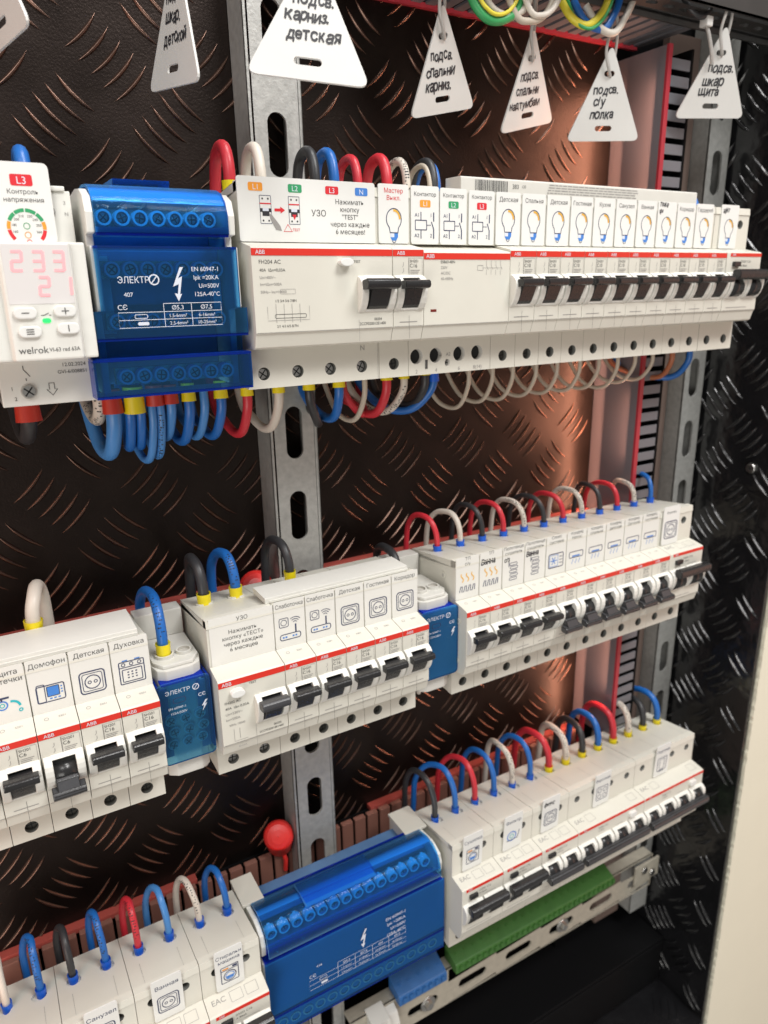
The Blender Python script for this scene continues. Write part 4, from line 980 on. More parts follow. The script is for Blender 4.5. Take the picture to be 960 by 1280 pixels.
    k.line([(tx + tw * cols_[1], tz + th), (tx + tw * cols_[1], tz + th + th0), (tx + tw, tz + th + th0), (tx + tw, tz + th)], .22, INKW)
    for c_ in cols_[1:-1]: k.line([(tx + tw * c_, tz), (tx + tw * c_, tz + th + th0)], .22, INKW)
    hd = ('Ø5,3', 'Ø7,5') if not big else ('Ø5,3', 'Ø7,5', 'Ø9', 'Ø12'); r1 = ('1.5-6mm²', '6-16mm²', '10-25mm²', '16-35mm²'); r2 = ('2.5-6mm²', '10-25mm²', '16-35mm²', '25-50mm²')
    for q, s_ in enumerate(hd):
        xm = tx + tw * (cols_[q + 1] + cols_[q + 2]) / 2; ww = tw * (cols_[q + 2] - cols_[q + 1]) - 1
        k.text(s_, xm, tz + th + .7, 1.8, INKW, wmax=ww); k.text(r1[q], xm, tz + th * .5 + .7, 1.4, INKW, wmax=ww); k.text(r2[q], xm, tz + .7, 1.4, INKW, wmax=ww)
    k.rline(tx + tw * cols_[1] * .35, tz + th * .6, 5, th * .25, .6, .25, INKW); k.rrect(tx + tw * cols_[1] * .4, tz + th * .14, 4.4, th * .22, .5, INKW)
    k.emit('print', c, (0, yf, 0))
    mb = MB(); lo = 4.6 * ov; y2 = 3.0 if not big else yf + 1
    mb.box(-3 * ov, W + 1.4 * ov, 12.5 + dy, 13.4 + dy, zb - 6.7 * ov - 1.2, zb - .2, BLUEC)
    zl = -43.8 if not big else -43.6
    mb.box(-lo, W + 1.8 * ov, y2, y2 + 1.1, -57.4, zl, BLUEC); mb.box(-lo, W + 1.8 * ov, y2, 14 + dy, zl + .1, zl + 1.2, BLUED); mb.box(-lo, W + 1.8 * ov, y2 + .2, 20 + dy, -58.6, -57.5, BLUED)
    for xa in (-lo, W + 1.8 * ov - 1): mb.box(xa, xa + 1, y2 + 1.2, 40, -57.4, zl, BLUED)
    mb.build('lower_cover', t)
    return t
dist_block(-63.6, 60.0, 0, 'blue clear distribution block with white lettering 407 in the top row', 7, '407')
dist_block(-17.0, 130.0, -402, 'long blue clear distribution block with fine white table in the bottom row', 14, '416', big=True)

# ------------------------------------------------------------------ ROW 2 (z = -198.7)
Z2 = -198.7
def sticker(o, x0, x1, lines, icon, z0=2.6, z1=29.8, h=2.4, y=11.6, zi=10.0, zt=23.2, s=1.0, dz=3.2, hand=None, col=None):
    k = Ink(); c = (x1 - x0) / 2
    for i, s_ in enumerate(lines): k.text(s_, c, zt - i * dz, h, col or INKG, wmax=(x1 - x0) - 1.6)
    if hand: k.hand(hand[0], 1.6, hand[1], hand[2], INK, seed=3, adv=.95)
    if icon: icon(k, c, zi, s)
    return card(o, x0, x1, z0, z1, y, k, m=PAPER, t=.3, r=.4)
G2 = 'circuit breakers of the middle row, left'
o = place(ON, (-146.9, 0, Z2), 'blank breaker cut by the left frame edge in the middle row', G2)
o = place(ON, (-129.4, 0, Z2), 'middle row breaker with tap sticker Защита протечки', G2); sticker(o, .4, 17.2, ['Защита', 'протечки'], i_tap, dz=3.6, zi=9.5)
o = place(OFFP, (-111.9, 0, Z2), 'middle row breaker Домофон with its lever down', G2); sticker(o, .4, 17.2, ['Домофон'], i_phone)
o = place(ON, (-94.4, 0, Z2), 'middle row breaker Детская with socket sticker, beside Духовка', G2); sticker(o, .4, 17.2, ['Детская'], i_socket)
o = place(ON, (-76.9, 0, Z2), 'middle row breaker Духовка with oven sticker', G2); sticker(o, .4, 17.2, ['Духовка'], i_oven)
def comb(x0, x1, y0, y1, z0, z1, label):
    t = thing('busbar_cover', label, 'busbar cover', (x0, y0, z0)); W = x1 - x0
    mb = MB(); mb.box(0, W, 0, y1 - y0, 0, z1 - z0, WHITE2); mb.box(2.2, W - .01, -.5, 0, .4, (z1 - z0) * .55, WHITE2); mb.build('strip', t, bevel=.5)
    return t
comb(-170, -63.0, 14.5, 40, Z2 + 28.4, Z2 + 32.2, 'long white busbar cover lying on the left middle row breakers')
comb(0.5, 86.0, 15.5, 33, Z2 + 28.2, Z2 + 31.4, 'long white busbar cover lying above the Слаботочка and Гостиная breakers')

def mini_block(x, label):
    t = thing('distribution_block', label, 'distribution block', (x, 0, Z2), group='small blue distribution blocks')
    mb = MB(); mb.extr([(.4, 60), (.4, 22), (2, 15), (6, 12.2), (18.5, 12.2), (22.8, 15), (24.6, 22), (24.6, 60)], 'z', -52, 7.5, GREYL)
    mb.extr([(1.4, 46), (1.4, 20), (5, 14), (19.6, 14), (23.6, 20), (23.6, 46)], 'z', 7.5, 9.6, GREYL)
    mb.box(.4, 24.6, 50, 60, 7.5, 22, GREYL); mb.build('base', t, bevel=.6)
    for q, (cx, cy, r) in enumerate(((8.2, 24, 4.6), (17.8, 24, 3.9))):
        mb = MB(); mb.cyl((cx, cy, 9.5), (cx, cy, 11.2), r, GREYL, n=20, caps=False); mb.cyl((cx, cy, 11.2), (cx, cy, 11.2 - .01), r, GREYL, r - .9, 20, caps=False)
        mb.cyl((cx, cy, 11.2), (cx, cy, 9.7), r - .9, GREY, n=20, caps=False); mb.cyl((cx, cy, 9.75), (cx, cy, 9.7), r - .9, GREY, n=20); mb.build('terminal_collar', t)
    mb = MB(); mb.box(1, 24, 12.8, 14, -40, -2, BLUEK)
    for r_ in range(3):
        for q in range(3): mb.cyl((5 + 7.2 * q + (r_ % 2) * 1.2, 12.6, -19 - 6.6 * r_), (5 + 7.2 * q + (r_ % 2) * 1.2, 10.6, -19 - 6.6 * r_), 2.8, BLUEI, n=14); screw(mb, 5 + 7.2 * q + (r_ % 2) * 1.2, 10.9, -19 - 6.6 * r_, 2.2, rot=q + r_)
    mb.build('terminal_bar', t)
    mb = MB(); mb.extr(rrpts(-.4, -41.6, 25.6, 44.6, 2.4), 'y', 8.0, 9.0, BLUEM); mb.box(-.4, .6, 9.1, 24, -39, 1.5, BLUED); mb.box(24.2, 25.2, 9.1, 24, -39, 1.5, BLUED); mb.box(2, 23, 9.1, 20, 1.4, 2.4, BLUED)
    c = mb.build('clear_cover', t)
    k = Ink(); k.text('ЭЛЕКТР', 3.2, -3.2, 2.2, INKW, 'l', wmax=12.5, bold=.012); k.circ(18.0, -2.2, 1.5, .4, INKW, 12); k.line([(16.9, -3.6), (19.2, -.8)], .3, INKW)
    k.text('EN 60947-1', 4, -11.5, 1.3, INKW, 'l'); k.text('125A/500V', 5, -14.2, 1.3, INKW, 'l'); k.text('CЄ', 20.6, -8, 1.9, INKW)
    k.poly([(22, -10.6), (20.0, -13.6), (21.2, -13.4), (20.2, -16.4), (22.8, -12.6), (21.6, -12.8), (23.2, -10.6)], INKW); k.rline(6.6, -8.4, 6, 2.8, 1.2, .3, INKN)
    k.emit('print', c, (0, 8.0, 0)); return t
mini_block(-58.6, 'small blue block with grey top between Духовка and the УЗО device')
mini_block(91.2, 'small blue block with grey top beside the Коридор breaker')

# two-pole RCD
t = thing('residual_current_device', 'two-pole device with sticker УЗО and white test button, middle row', 'residual current device', (-32, 0, Z2))
c2 = [8.6, 26.0]
housing(35, c2, c2, c2, port=(3.0, 3.0)).build('housing', t, bevel=.25); stripe(t, 35, logo_x=1.8, h=3.0, logo_h=2.0)
cheeks(17.5, 17.8, 34.4, t, th=3.0)
mb = MB(); 
mb.prism([(-4, zc + 6.8), (-8.8, zc + 7.6), (-10.0, zc + 6.8), (-10.4, zc + 5.0), (-9.8, zc + 3.4), (-8.2, zc + 2.8), (-4, zc + 2.6)], 18.6, 33.4, GRAPH)
mb.prism([(-3.2, zc + 6), (-7.2, zc + 3.6), (-4.8, zc - 1.4), (-2.8, zc - 4.8), (-1.4, zc - 5.9), (-.2, zc - 5.9), (-.2, zc + 6)], 21.4, 30.6, BLACK); mb.build('lever', t, bevel=.5)
mb = MB()
for x in c2: screw(mb, x, 18.2, -54.6, 2.75, rot=x)
mb.build('terminal_screw', t)
mb = MB(); mb.extr([(9.0 + 3.6 * math.cos(a / 18 * 6.2832), -6.4 + 2.0 * math.sin(a / 18 * 6.2832)) for a in range(18)], 'y', -3.4, 0.2, CARD); mb.build('test_button', t, bevel=.5)
for x in c2:
    mb = MB(); P = Vector((x, 12 + 30.3, 28.2 - 3.95)); pts = [(4.6 * math.cos(a / 16 * 6.2832), 3.6 * math.sin(a / 16 * 6.2832)) for a in range(16)]; ip = [(u * .80, v * .74) for u, v in pts]
    vs = [(P.x + u, P.y + v, P.z - v * .13 + .9) for u, v in pts] + [(P.x + u, P.y + v, P.z - v * .13 + .9) for u, v in ip] + [(P.x + u, P.y + v, P.z - v * .13 - .2) for u, v in pts] + [(P.x + u, P.y + v, P.z - v * .13 - 2) for u, v in ip]
    mb.add(vs, [(i, (i + 1) % 16, 16 + (i + 1) % 16, 16 + i) for i in range(16)] + [(i, (i + 1) % 16, 32 + (i + 1) % 16, 32 + i) for i in range(16)] + [(16 + i, 16 + (i + 1) % 16, 48 + (i + 1) % 16, 48 + i) for i in range(16)], WHITE2); mb.build('port_collar', t)
k = Ink()
for i, s_ in enumerate(('FH202 AC', '40A  IΔn 0,03A', 'Un=230V~', 'Im=500A')): k.text(s_, 2.6, -12.4 - i * 3.1, 1.4, INKG if i < 2 else INKL, 'l', wmax=14)
k.text('50Hz 10000', 4, -25, 1.2, INKL, 'l'); k.line([(6, -27), (6, -34), (13, -34)], .2, INKL); k.line([(9, -27), (9, -33)], .2, INKL); k.text('TEST', 15.6, -4.6, 1.3, INKG, 'l'); k.text('0N/AK', 10, -38, 1.1, INKL)
k.text('00202', 29, -31.8, 1.2, INKG); k.text('2CCF020010E1400', 25.6, -33.8, 1.2, INKG, wmax=17); k.line([(17.5, -28), (17.5, -41)], .14, INKL); k.line([(.5, -35.1), (34.5, -35.1)], .18, INKL)
k.emit('rating_print', t, (0, 0, 0))
k = Ink(); k.text('УЗО', 17, 22.6, 2.2, INKG)
for i, s_ in enumerate(('Нажимать', 'кнопку «ТЕСТ»', 'через каждые', '6 месяцев')): k.text(s_, 17, 16.4 - i * 3.2, 2.15, INKG)
card(t, 1.4, 34.8, 1.0 + 1.6, 29.0, 11.6, k, m=PAPER, t=.3, r=.3)
G3 = 'circuit breakers of the middle row, centre'
for i, (s_, ic, d) in enumerate((('Слаботочка', i_router, 'first Слаботочка router sticker, next to the УЗО device'), ('Слаботочка', i_router, 'second Слаботочка router sticker, beside Детская'), ('Детская', i_socket, 'Детская socket sticker, between Слаботочка and Гостиная'), ('Гостиная', i_socket, 'Гостиная socket sticker'), ('Коридор', i_socket, 'Коридор socket sticker'))):
    o = place(ON, (3 + 17.5 * i, 0, Z2), 'middle row breaker with ' + d, G3); sticker(o, .4, 17.2, [s_], ic, h=2.3)
G4 = 'circuit breakers of the middle row, right'
rt = [(['ТП', 'с/у'], i_coil, None, 'ТП с/у floor heating sticker'), (['ТП'], i_coil, ('Ванна', 18.6, 3.0), 'ТП sticker and handwritten Ванна'), (['Полотенце', 'сушитель'], i_rail, ('с/з', 16.6, 2.4), 'towel rail sticker and handwritten с/з'),
      (['Полотенце', 'сушитель'], i_rail, ('Ванна', 16.8, 2.8), 'towel rail sticker and handwritten Ванна'), (['Сплит', 'система'], i_split, None, 'Сплит система snowflake sticker'), (['Кондиц', 'Насос'], i_ac, None, 'Кондиц Насос air conditioner sticker'),
      (['Кондиц', 'спальня'], i_ac, None, 'Кондиц спальня air conditioner sticker'), (['Кондиц', 'детская'], i_ac, None, 'air conditioner sticker, third of the five'), (['Кондиц', 'Детская'], i_ac, None, 'air conditioner sticker, fourth of the five'), (['Кондиц', 'гостиная'], i_ac, None, 'last air conditioner sticker, beside the double-width breaker')]
for i, (ln, ic, hd, d) in enumerate(rt):
    o = place(ON if i < 4 else OFFP, (116.7 + 17.5 * i, 0, Z2), 'middle row breaker with ' + d, G4)
    if i == 0: side_details(o)
    sticker(o, .4, 17.1, ln, ic, z0=3.4, h=2.1, hand=hd, zi=9.6 if ic is not i_rail else 10.0, s=1.06, zt=24.4, dz=3.2)
o = place(RC_ON, (291.7, 0, Z2), 'double-width breaker with black lever and card, right end of middle row', 'residual current breakers')
k = Ink(); k.text('Розетки', 8, 23, 1.8, INKG); i_socket(k, 8.2, 11, 1.15); card(o, 2.6, 19.2, 3.4, 31.6, 10.4, k)

# ------------------------------------------------------------------ ROW 3 (z = -402)
Z3 = -402.0
G5 = 'residual current breakers'
def dcard(o, x, txt, icon, two=None, hand=None, s=1.05):
    k = Ink()
    if two: k.text(two[0], 8.2, 23.4, 2.4, INKN, wmax=14.8); k.text(two[1], 8.2, 19.8, 2.4, INKN, wmax=14.4)
    elif hand: k.hand(hand, 1.8, 22.6, 2.8, INK, 5)
    else: k.text(txt, 8.2, 22.4, 2.7, INKN, wmax=14.6)
    icon(k, 8.2, 10.6 if two else 11.2, s)
    return card(o, x, x + 16.4, 4.0, 33.2, 11.0, k, tilt=-1.2, r=1.2)
o = place(RC_OFF, (-159.5, 0, Z3), 'double-width breaker cut by the left frame edge in the bottom row', G5)
o = place(RC_ON, (-124.5, 0, Z3), 'bottom row double-width breaker with card Санузел', G5); dcard(o, 10, 'Санузел', i_socket)
o = place(RC_ON, (-89.5, 0, Z3), 'bottom row double-width breaker with card Ванная', G5); dcard(o, 8.5, 'Ванная', i_socket)
o = place(RC_ON, (-54.5, 0, Z3), 'bottom row double-width breaker with card Стиральная машина', G5); dcard(o, 8.0, '', i_washer, two=('Стиральн', 'машина'))
def i_hood(k, x, y, s=1.0):
    k.circ(x - 1, y, 3.6 * s, .8 * s, INKB); k.line([(x - 5 * s, y - 3 * s), (x + 4 * s, y - 3 * s), (x + 5.4 * s, y + 3 * s)], .6 * s, INKN); k.circ(x - 1, y, 1.6 * s, .5 * s, INKTEAL, 10)
def i_panel(k, x, y, s=1.0):
    k.rline(x - 5.4 * s, y - 5.6 * s, 10.8 * s, 11.2 * s, .8 * s, .5 * s, INKN)
    for a in (-2.5, 2.5):
        for b in (-2.6, 2.4): k.circ(x + a * s, y + b * s, 1.7 * s, .4 * s, INKN, 10)
def i_heat(k, x, y, s=1.0):
    k.rline(x - 4.8 * s, y - 5.8 * s, 9.6 * s, 11.6 * s, .5 * s, .5 * s, INKN); k.rline(x - 2.4 * s, y - 4.6 * s, 4.8 * s, 9 * s, .5 * s, .4 * s, INKN); k.line([(x - 3 * s, y - 6.6 * s), (x + 3 * s, y - 6.6 * s)], .5 * s, INKN)
o = place(RC_ON, (116.7, 0, Z3), 'bottom row breaker with washing machine card beside the long blue block', G5); dcard(o, 8, 'Сушилка', i_washer)
o = place(RC_ON, (151.7, 0, Z3), 'bottom row breaker with card Фильтр and blue swirl', G5); dcard(o, 8, 'Фильтр', i_hood)
o = place(RC_OFF, (186.7, 0, Z3), 'bottom row breaker with handwritten socket card', G5); dcard(o, 8, '', i_socket, hand='фитнс')
P4 = rcbo_proto(4, False, False, name='four_pole_breaker'); protos.append(P4); subset_fix()
o = place(P4, (221.7, 0, Z3), 'wide four-pole breaker with white test button beside the handwritten card', 'four-pole breakers'); 
b4 = list(o.children)
o2 = copy_tree(P4, (291.7, 0, Z3), 'wide four-pole breaker at the right end of the bottom row', children=b4); o2['group'] = 'four-pole breakers'
dcard(o, 25, 'Варочная', i_panel); dcard(o2, 22, 'Подогрев', i_heat)
# white end spacers next to the long block
for x, w, lab in ((98.5, 17.6, 'flat white spacer at the right end of the long blue block'), (-19, 14, 'flat white spacer at the left end of the long blue block')):
    t = thing('spacer', lab, 'spacer', (x, 42, Z3 + 24), group='flat spacers'); mb = MB(); mb.box(0, w, 0, 24, -2, 0, WHITE); mb.box(0, 2, 2, 22, -40, -2, WHITE); mb.build('spacer_plate', t, bevel=.4)

# ------------------------------------------------------------------ bottom terminal rail
t = thing('slotted_rail', 'slotted beige steel rail with screws under the bottom row', 'rail', (60, 62, -588))
mb = MB(); mb.plate((0, 0, 0), (1, 0, 0), (0, 0, 1), (0, -1, 0), 334, 37, 1.6, GALVW, [(115.5 + 50.1 * i - 50.1, 13.5, 14.6, 4.8) for i in range(6)], 0)
mb.build('slotted_face', t)
mb = MB(); mb.box(0, 334, .3, 12, 35.6, 37, GALVW); mb.build('flange', t, bevel=.3)
for x in (216.5, 70.0):
    mb = MB(); mb.cyl((x, 0, 13.5), (x, -.9, 13.5), 6.8, STEELS, n=20); mb.cyl((x, -.9, 13.5), (x, -4.2, 13.5), 4.0, STEELS, 3.6, 6, smooth=False); mb.build('bolt', t, bevel=.3)
mb = MB(); mb.box(308, 341, -2.4, -.4, 12, 33, GALVW); mb.cyl((320, -2.4, 26), (320, -4, 26), 3.4, STEELS); mb.cyl((331, -2.4, 19), (331, -4.4, 19), 3.4, STEELS); mb.build('corner_bracket', t, bevel=.4)
def comb_block(x0, x1, m, label, name):
    t = thing(name, label, 'terminal strip', (x0, 56, -553)); W = x1 - x0
    mb = MB(); mb.prism([(0, 0), (0, 7.0), (1.2, 8.6), (17, 15.0), (17, 0)], 0, W, m); mb.build('strip_body', t, bevel=.5)
    mb = MB()
    for i in range(int(W / 6)):
        x = 3 + 6 * i; mb.box(x, x + 2.6, -1.6, .5, 3.4, 7.6, m)
    mb.build('teeth', t, bevel=.3)
    mb = MB()
    for i in range(int(W / 9)): mb.cyl((5 + 9 * i, 9, 11), (5 + 9 * i, 8.6, 12.2), 1.5, m, n=8)
    mb.build('screw_caps', t); return t
comb_block(154, 334, GREEN, 'long green terminal strip on the slotted rail', 'green_terminal_strip')
comb_block(100, 145, BLUET, 'short blue terminal strip under the long blue block', 'blue_terminal_strip')
t = thing('end_clamp', 'beige terminal block with round screw left of the blue strip', 'terminal block', (74, 48, -575))
mb = MB(); mb.prism([(0, 0), (0, 14), (4, 22), (18, 26), (18, 0)], 0, 15, GREYL); mb.prism([(4, 2), (4, 12), (8, 20), (18, 24), (18, 2)], 15.3, 24, GREYL); mb.build('block_body', t, bevel=.5)
mb = MB(); mb.cyl((7.5, 2, 19.6), (7.5, 1.0, 21.6), 3.0, GREY, n=16); mb.cyl((7.5, 1.3, 21.2), (7.5, .9, 21.8), 1.6, HOLE, n=12); mb.build('clamp_screw', t)

# ------------------------------------------------------------------ wires: middle row right
GW = 'jumper wires above the middle row, right'
cols = 'red white black red white black red white black red white blue'.split()
names = ['ТП с/у sticker', 'handwritten Ванна ТП sticker', 'towel rail с/з sticker', 'towel rail Ванна sticker', 'Сплит система sticker', 'Кондиц Насос sticker', 'Кондиц спальня sticker', 'third air conditioner sticker', 'fourth air conditioner sticker', 'last air conditioner sticker', 'double-width breaker, its left pole', 'double-width breaker, its right pole']
pk = [-154.0, -154.9, -153.3, -154, -155.2, -155, -155.7, -155.7, -155.2, -156.9, -157.9, -154.9]; dk = [-3.4, -5, -2, -4, -3, -4.5, -4, -2, 6, -1, 10, 10]; dp = [-3.6, -1.6, -4, -3.7, -4, -5, -5, -3, -1.6, -1.5, .8, 3]
rr = random.Random(11)
for i in range(12):
    top_wire(cols[i], 124.6 + 17.5 * i, Z2 + 22.5, pk[i] + rr.uniform(-.5, .5), '%s wire looping up behind the %s' % (cols[i], names[i]), GW, dxp=dp[i] * .8, dxk=dk[i], r=1.75, fl=5.6, fr=2.5, mark=(.08, .55) if cols[i] == 'white' and i in (4, 7, 10) else None)
GW = 'jumper wires above the middle row, left and centre'
top_wire('white', -104.5, Z2 + 30, -152.5, 'thick white wire rising from the left busbar cover', GW, yb=44, yp=56, yk=70, dxp=4, dxk=7, r=3.3, fer='yellow', fl=5, fr=4.0)
top_wire('blue', -50.6, Z2 + 10, -163.0, 'blue wire rising from the small blue block beside Духовка', GW, yb=24, yp=42, yk=70, dxp=1, dxk=-1, r=2.6, fer='yellow', fl=7, fr=3.4, mark=(.1, .4))
top_wire('black', -23.4, Z2 + 22.5, -153.2, 'thick black wire into the left port of the УЗО device', GW, dxp=-1, dxk=1, r=2.8, fer='yellow', fl=8, fr=3.5)
top_wire('blue', -6.0, Z2 + 22.5, -153.4, 'blue wire into the right port of the УЗО device', GW, dxp=-1, dxk=-4, r=2.7, fer='yellow', fl=8, fr=3.4, mark=(.1, .35))
top_wire('black', 25.6, Z2 + 26, -152.0, 'black wire behind the busbar cover in front of the left strut', GW, dxp=-1.5, dxk=-3, r=2.5, fer='yellow', fl=6.5, fr=3.2)
top_wire('black', 95.0, Z2 + 12, -171.0, 'dark blue black wire behind the Коридор breaker', GW, dxp=.5, dxk=3, r=2.6, fer=None)
# bottom row right
GW = 'jumper wires above the bottom row, right'
cols = 'black blue red blue white blue red white black blue red white black blue'.split()
pk = [-347, -347.6, -348.2, -349.5, -348.9, -350.2, -351.6, -354.8, -355.6, -354.3, -351.5, -353.4, -356.4, -353.5]; dp = [-4, -5, -3.6, -2.6, -3.5, -2, -5, 0, 3, 1, -3, -1, 3, -3]; dk = [-4, -13, -9, -4, 2, -4, -5, 4, 5, 2, -1, 0, 1, -4]
posn = ['left port of the washing machine card breaker', 'right port of the washing machine card breaker', 'left port of the Фильтр breaker', 'right port of the Фильтр breaker', 'left port of the handwritten card breaker', 'right port of the handwritten card breaker'] + ['%s port of the first four-pole breaker' % q for q in ('first', 'second', 'third', 'fourth')] + ['%s port of the last four-pole breaker' % q for q in ('first', 'second', 'third', 'fourth')]
for i in range(14):
    y4 = i >= 6
    top_wire(cols[i], 125.4 + 17.5 * i - (1.5 if i < 6 else 0), Z3 + 22.4, pk[i], '%s wire into the %s' % (cols[i], posn[i]), GW, yb=43, yp=57, yk=78, dxp=dp[i] * .7, dxk=dk[i], r=2.55 if y4 else 2.1, fer='yellow' if y4 else 'blue', fl=6.2 if y4 else 5.6, fr=3.1 if y4 else 2.6, mark=(.08, .5) if cols[i] == 'white' else None)
GW = 'jumper wires above the bottom row, left'
for col, x, zp, dx1, dx2, lab in (('white', -148.5, -356, -1, -4, 'white wire cut by the left frame edge in the bottom row'), ('blue', -132.0, -351.3, -.6, -6, 'blue printed wire, leftmost whole one in the bottom row'), ('black', -115.8, -353.9, -1, -5, 'black wire into the left port of the Санузел breaker'), ('blue', -98.4, -352.2, -1.5, -5, 'blue printed wire into the right port of the Санузел breaker'),
       ('red', -80.6, -352.9, -.5, -4, 'red printed wire into the left port of the Ванная breaker'), ('blue', -63.1, -352.1, -2, -8, 'light blue wire into the right port of the Ванная breaker'), ('white', -45.0, -354.5, -3.4, -8, 'white printed wire above the Стиральная машина breaker'), ('blue', -28.0, -355.5, -2, -7, 'blue wire next to the long blue block, bottom row')):
    top_wire('light blue' if 'light blue' in lab else col, x, Z3 + 22.4, zp, lab, GW, yb=43.5, yp=55, yk=67, dxp=dx1, dxk=dx2, r=1.95, fer='blue', fl=5.4, fr=2.6, mark=(.1, .5) if 'printed' in lab else None)
# top row, upper side
GW = 'wires above the top row'
for col, x, zp, r, fer, lab in (('red', 6.2, 47.0, 2.8, 'yellow', 'thick red wire between the blue block and the long card'), ('white', 21.4, 47.4, 2.6, None, 'white wire rising behind badge L1 of the long card'), ('black', 49.2, 47.6, 2.6, None, 'grey black wire in front of the left strut slot'),
      ('blue', 59.5, 47.6, 2.6, None, 'blue wire rising behind badge L3 of the long card'), ('red', 72.6, 45.6, 2.4, None, 'red wire rising behind badge N of the long card'), ('red', 89.6, 46.8, 2.8, None, 'thicker red wire rising behind the Мастер Выкл. card'),
      ('white', 101.4, 46.3, 2.1, 'yellow', 'white printed wire behind the Контактор L1 card'), ('black', 118.4, 46.9, 2.4, None, 'black wire behind the Контактор L2 card'), ('beige', 116.0, 45.0, 1.4, None, 'thin pale wire over the black one behind Контактор cards'), ('blue', 120.6, 45.6, 1.9, None, 'blue wire beside the black one behind Контактор cards'),
      ('blue', 329, 38.5, 2.4, None, 'blue wire at the right end of the barcode strip'), ('blue', -79.4, 38.6, 3.0, None, 'blue wire peeking over the voltage relay card')):
    top_wire(col, x, 23.5, zp, lab, GW, yb=37, yp=48, yk=64, dxp=.4, dxk=1.2, r=r, fer=fer, fl=7.5, fr=r * 1.28, zend=-2, mark=(.05, .6) if 'printed' in lab else None)

# top row, lower side: U loops
GW = 'wires looping under the top row'
def low_wire(col, f, b, k, r, fer, lab, fl=6.0, fr=None, mark=None, z0=-60.5, group=None):
    (fx, fy), (bx, bz), (kx, kz) = f, b, k
    return wire(col, [(fx, fy, z0), (fx + (bx - fx) * .05, fy + .5, z0 - (z0 - bz) * .45), (bx - (bx - fx) * .35, fy + (56 - fy) * .5, bz + (z0 - bz) * .10), (bx + (kx - bx) * .2, 57, bz), (bx + (kx - bx) * .65, 66, bz + (z0 - bz) * .18), (kx, 75, min(kz, z0 - 6) + 4), (kx + (kx - bx) * .2, 80, z0 + 8), (kx + (kx - bx) * .2, 82, z0 + 26)], r, lab, group or GW, fer, fr, fl, mark)
L = [('black', (-92.3, 38), (-93.5, -79), (-95, -72), 3.4, 'red', 'thick black wire under the voltage relay', 9, 5.0, None),
 ('white', (-62.0, 42), (-62.3, -74), (-63.5, -70), 3.0, None, 'white printed wire stub between relay and blue block', 6, None, (.05, .6)),
 ('light blue', (-57.2, 38), (-59.0, -91), (-63, -74), 3.5, 'red', 'thickest light blue wire under the blue block, leftmost', 9, 4.4, None),
 ('blue', (-50.0, 38), (-49.6, -89), (-46, -74), 2.4, None, 'dark blue wire, left of the pair in the wide yellow ferrule', 6, None, None),
 ('blue', (-45.2, 38), (-44.2, -89), (-40, -74), 2.2, None, 'dark blue wire, right of the pair in the wide yellow ferrule', 6, None, None),
 ('light blue', (-39.8, 38), (-41.2, -96.5), (-46, -86), 1.9, None, 'light blue wire hanging lowest under the blue block', 6, None, None),
 ('light blue', (-36.0, 38), (-36.0, -95.0), (-38, -84), 1.9, None, 'light blue printed wire beside the lowest hanging one', 6, None, (.1, .5)),
 ('light blue', (-30.8, 38), (-31.5, -86), (-33, -76), 2.3, 'red', 'short light blue wire with red ferrule, third red from left', 7, 3.5, None),
 ('blue', (-22.2, 38), (-23.2, -89), (-27, -84), 2.5, 'yellow', 'dark blue wire with yellow ferrule under block screw five', 6.5, 3.3, None),
 ('light blue', (-14.8, 38), (-16.2, -87.5), (-18, -81), 2.1, None, 'light blue wire without ferrule under the blue block', 6, None, None),
 ('blue', (-6.4, 38), (-7.8, -88), (-11, -84), 2.4, 'yellow', 'dark blue wire with yellow ferrule at the block right end', 6.5, 3.3, None),
 ('red', (7.0, 38), (6.4, -88.5), (1.5, -80), 2.4, 'yellow', 'red wire under the first screw of the four-pole device', 6.5, 3.1, None),
 ('white', (23.8, 38), (22.6, -87.6), (16.5, -79), 2.4, 'yellow', 'white wire under the second screw of the four-pole device', 6.5, 3.1, None),
 ('black', (40.8, 38), (53.0, -88), (57, -85), 2.4, 'yellow', 'black wire crossing the left strut under the top row', 6.5, 3.1, None),
 ('blue', (58.2, 38), (60.5, -86), (53, -75), 2.5, 'yellow', 'blue wire under the letter N of the four-pole device', 6.5, 3.2, None),
 ('beige', (73.8, 38), (73.4, -88.5), (67, -72), 1.5, None, 'thin pale wire hanging left of the thick red loop', 6, None, None),
 ('red', (68.0, 52), (82.0, -86), (90, -80), 2.1, None, 'red wire running behind the thin pale wire', 6, None, None),
 ('red', (87.6, 38), (86.6, -86.2), (78, -80), 2.5, 'yellow', 'thick red wire with yellow ferrule under Мастер Выкл.', 5, 3.1, None),
 ('white', (98.8, 38), (94.0, -85.6), (82, -74), 2.1, 'yellow', 'white printed wire with yellow ferrule beside thick red loop', 5, 2.8, (.1, .55)),
 ('black', (113.0, 38), (112.0, -83.5), (101, -80), 2.4, 'yellow', 'black wire with yellow ferrule under the contactor', 4, 2.9, None),
 ('blue', (118.6, 38), (108.0, -86.4), (90, -74), 2.3, 'blue', 'blue wire with blue ferrule sweeping left under the contactor', 8, 2.9, None)]
under = ['first Детская', 'Спальня', 'second Детская', 'Гостиная', 'Кухня', 'Санузел', 'Ванная', 'handwritten card', 'Коридор', 'Гардероб']
lx = [143.7, 161.3, 176.9, 195.4, 213.0, 232.5, 249.5, 267.0, 283.6, 301]
lb = [-88.2, -86, -86, -85.2, -85, -85, -84.8, -85.8, -83.4, -82.8]
for i in range(10): L.append(('beige', (lx[i], 38), (lx[i] + 1, lb[i]), (lx[i] - 8, -72), 1.3, None, 'thin beige wire loop hanging under the %s breaker' % under[i], 6, None, None))
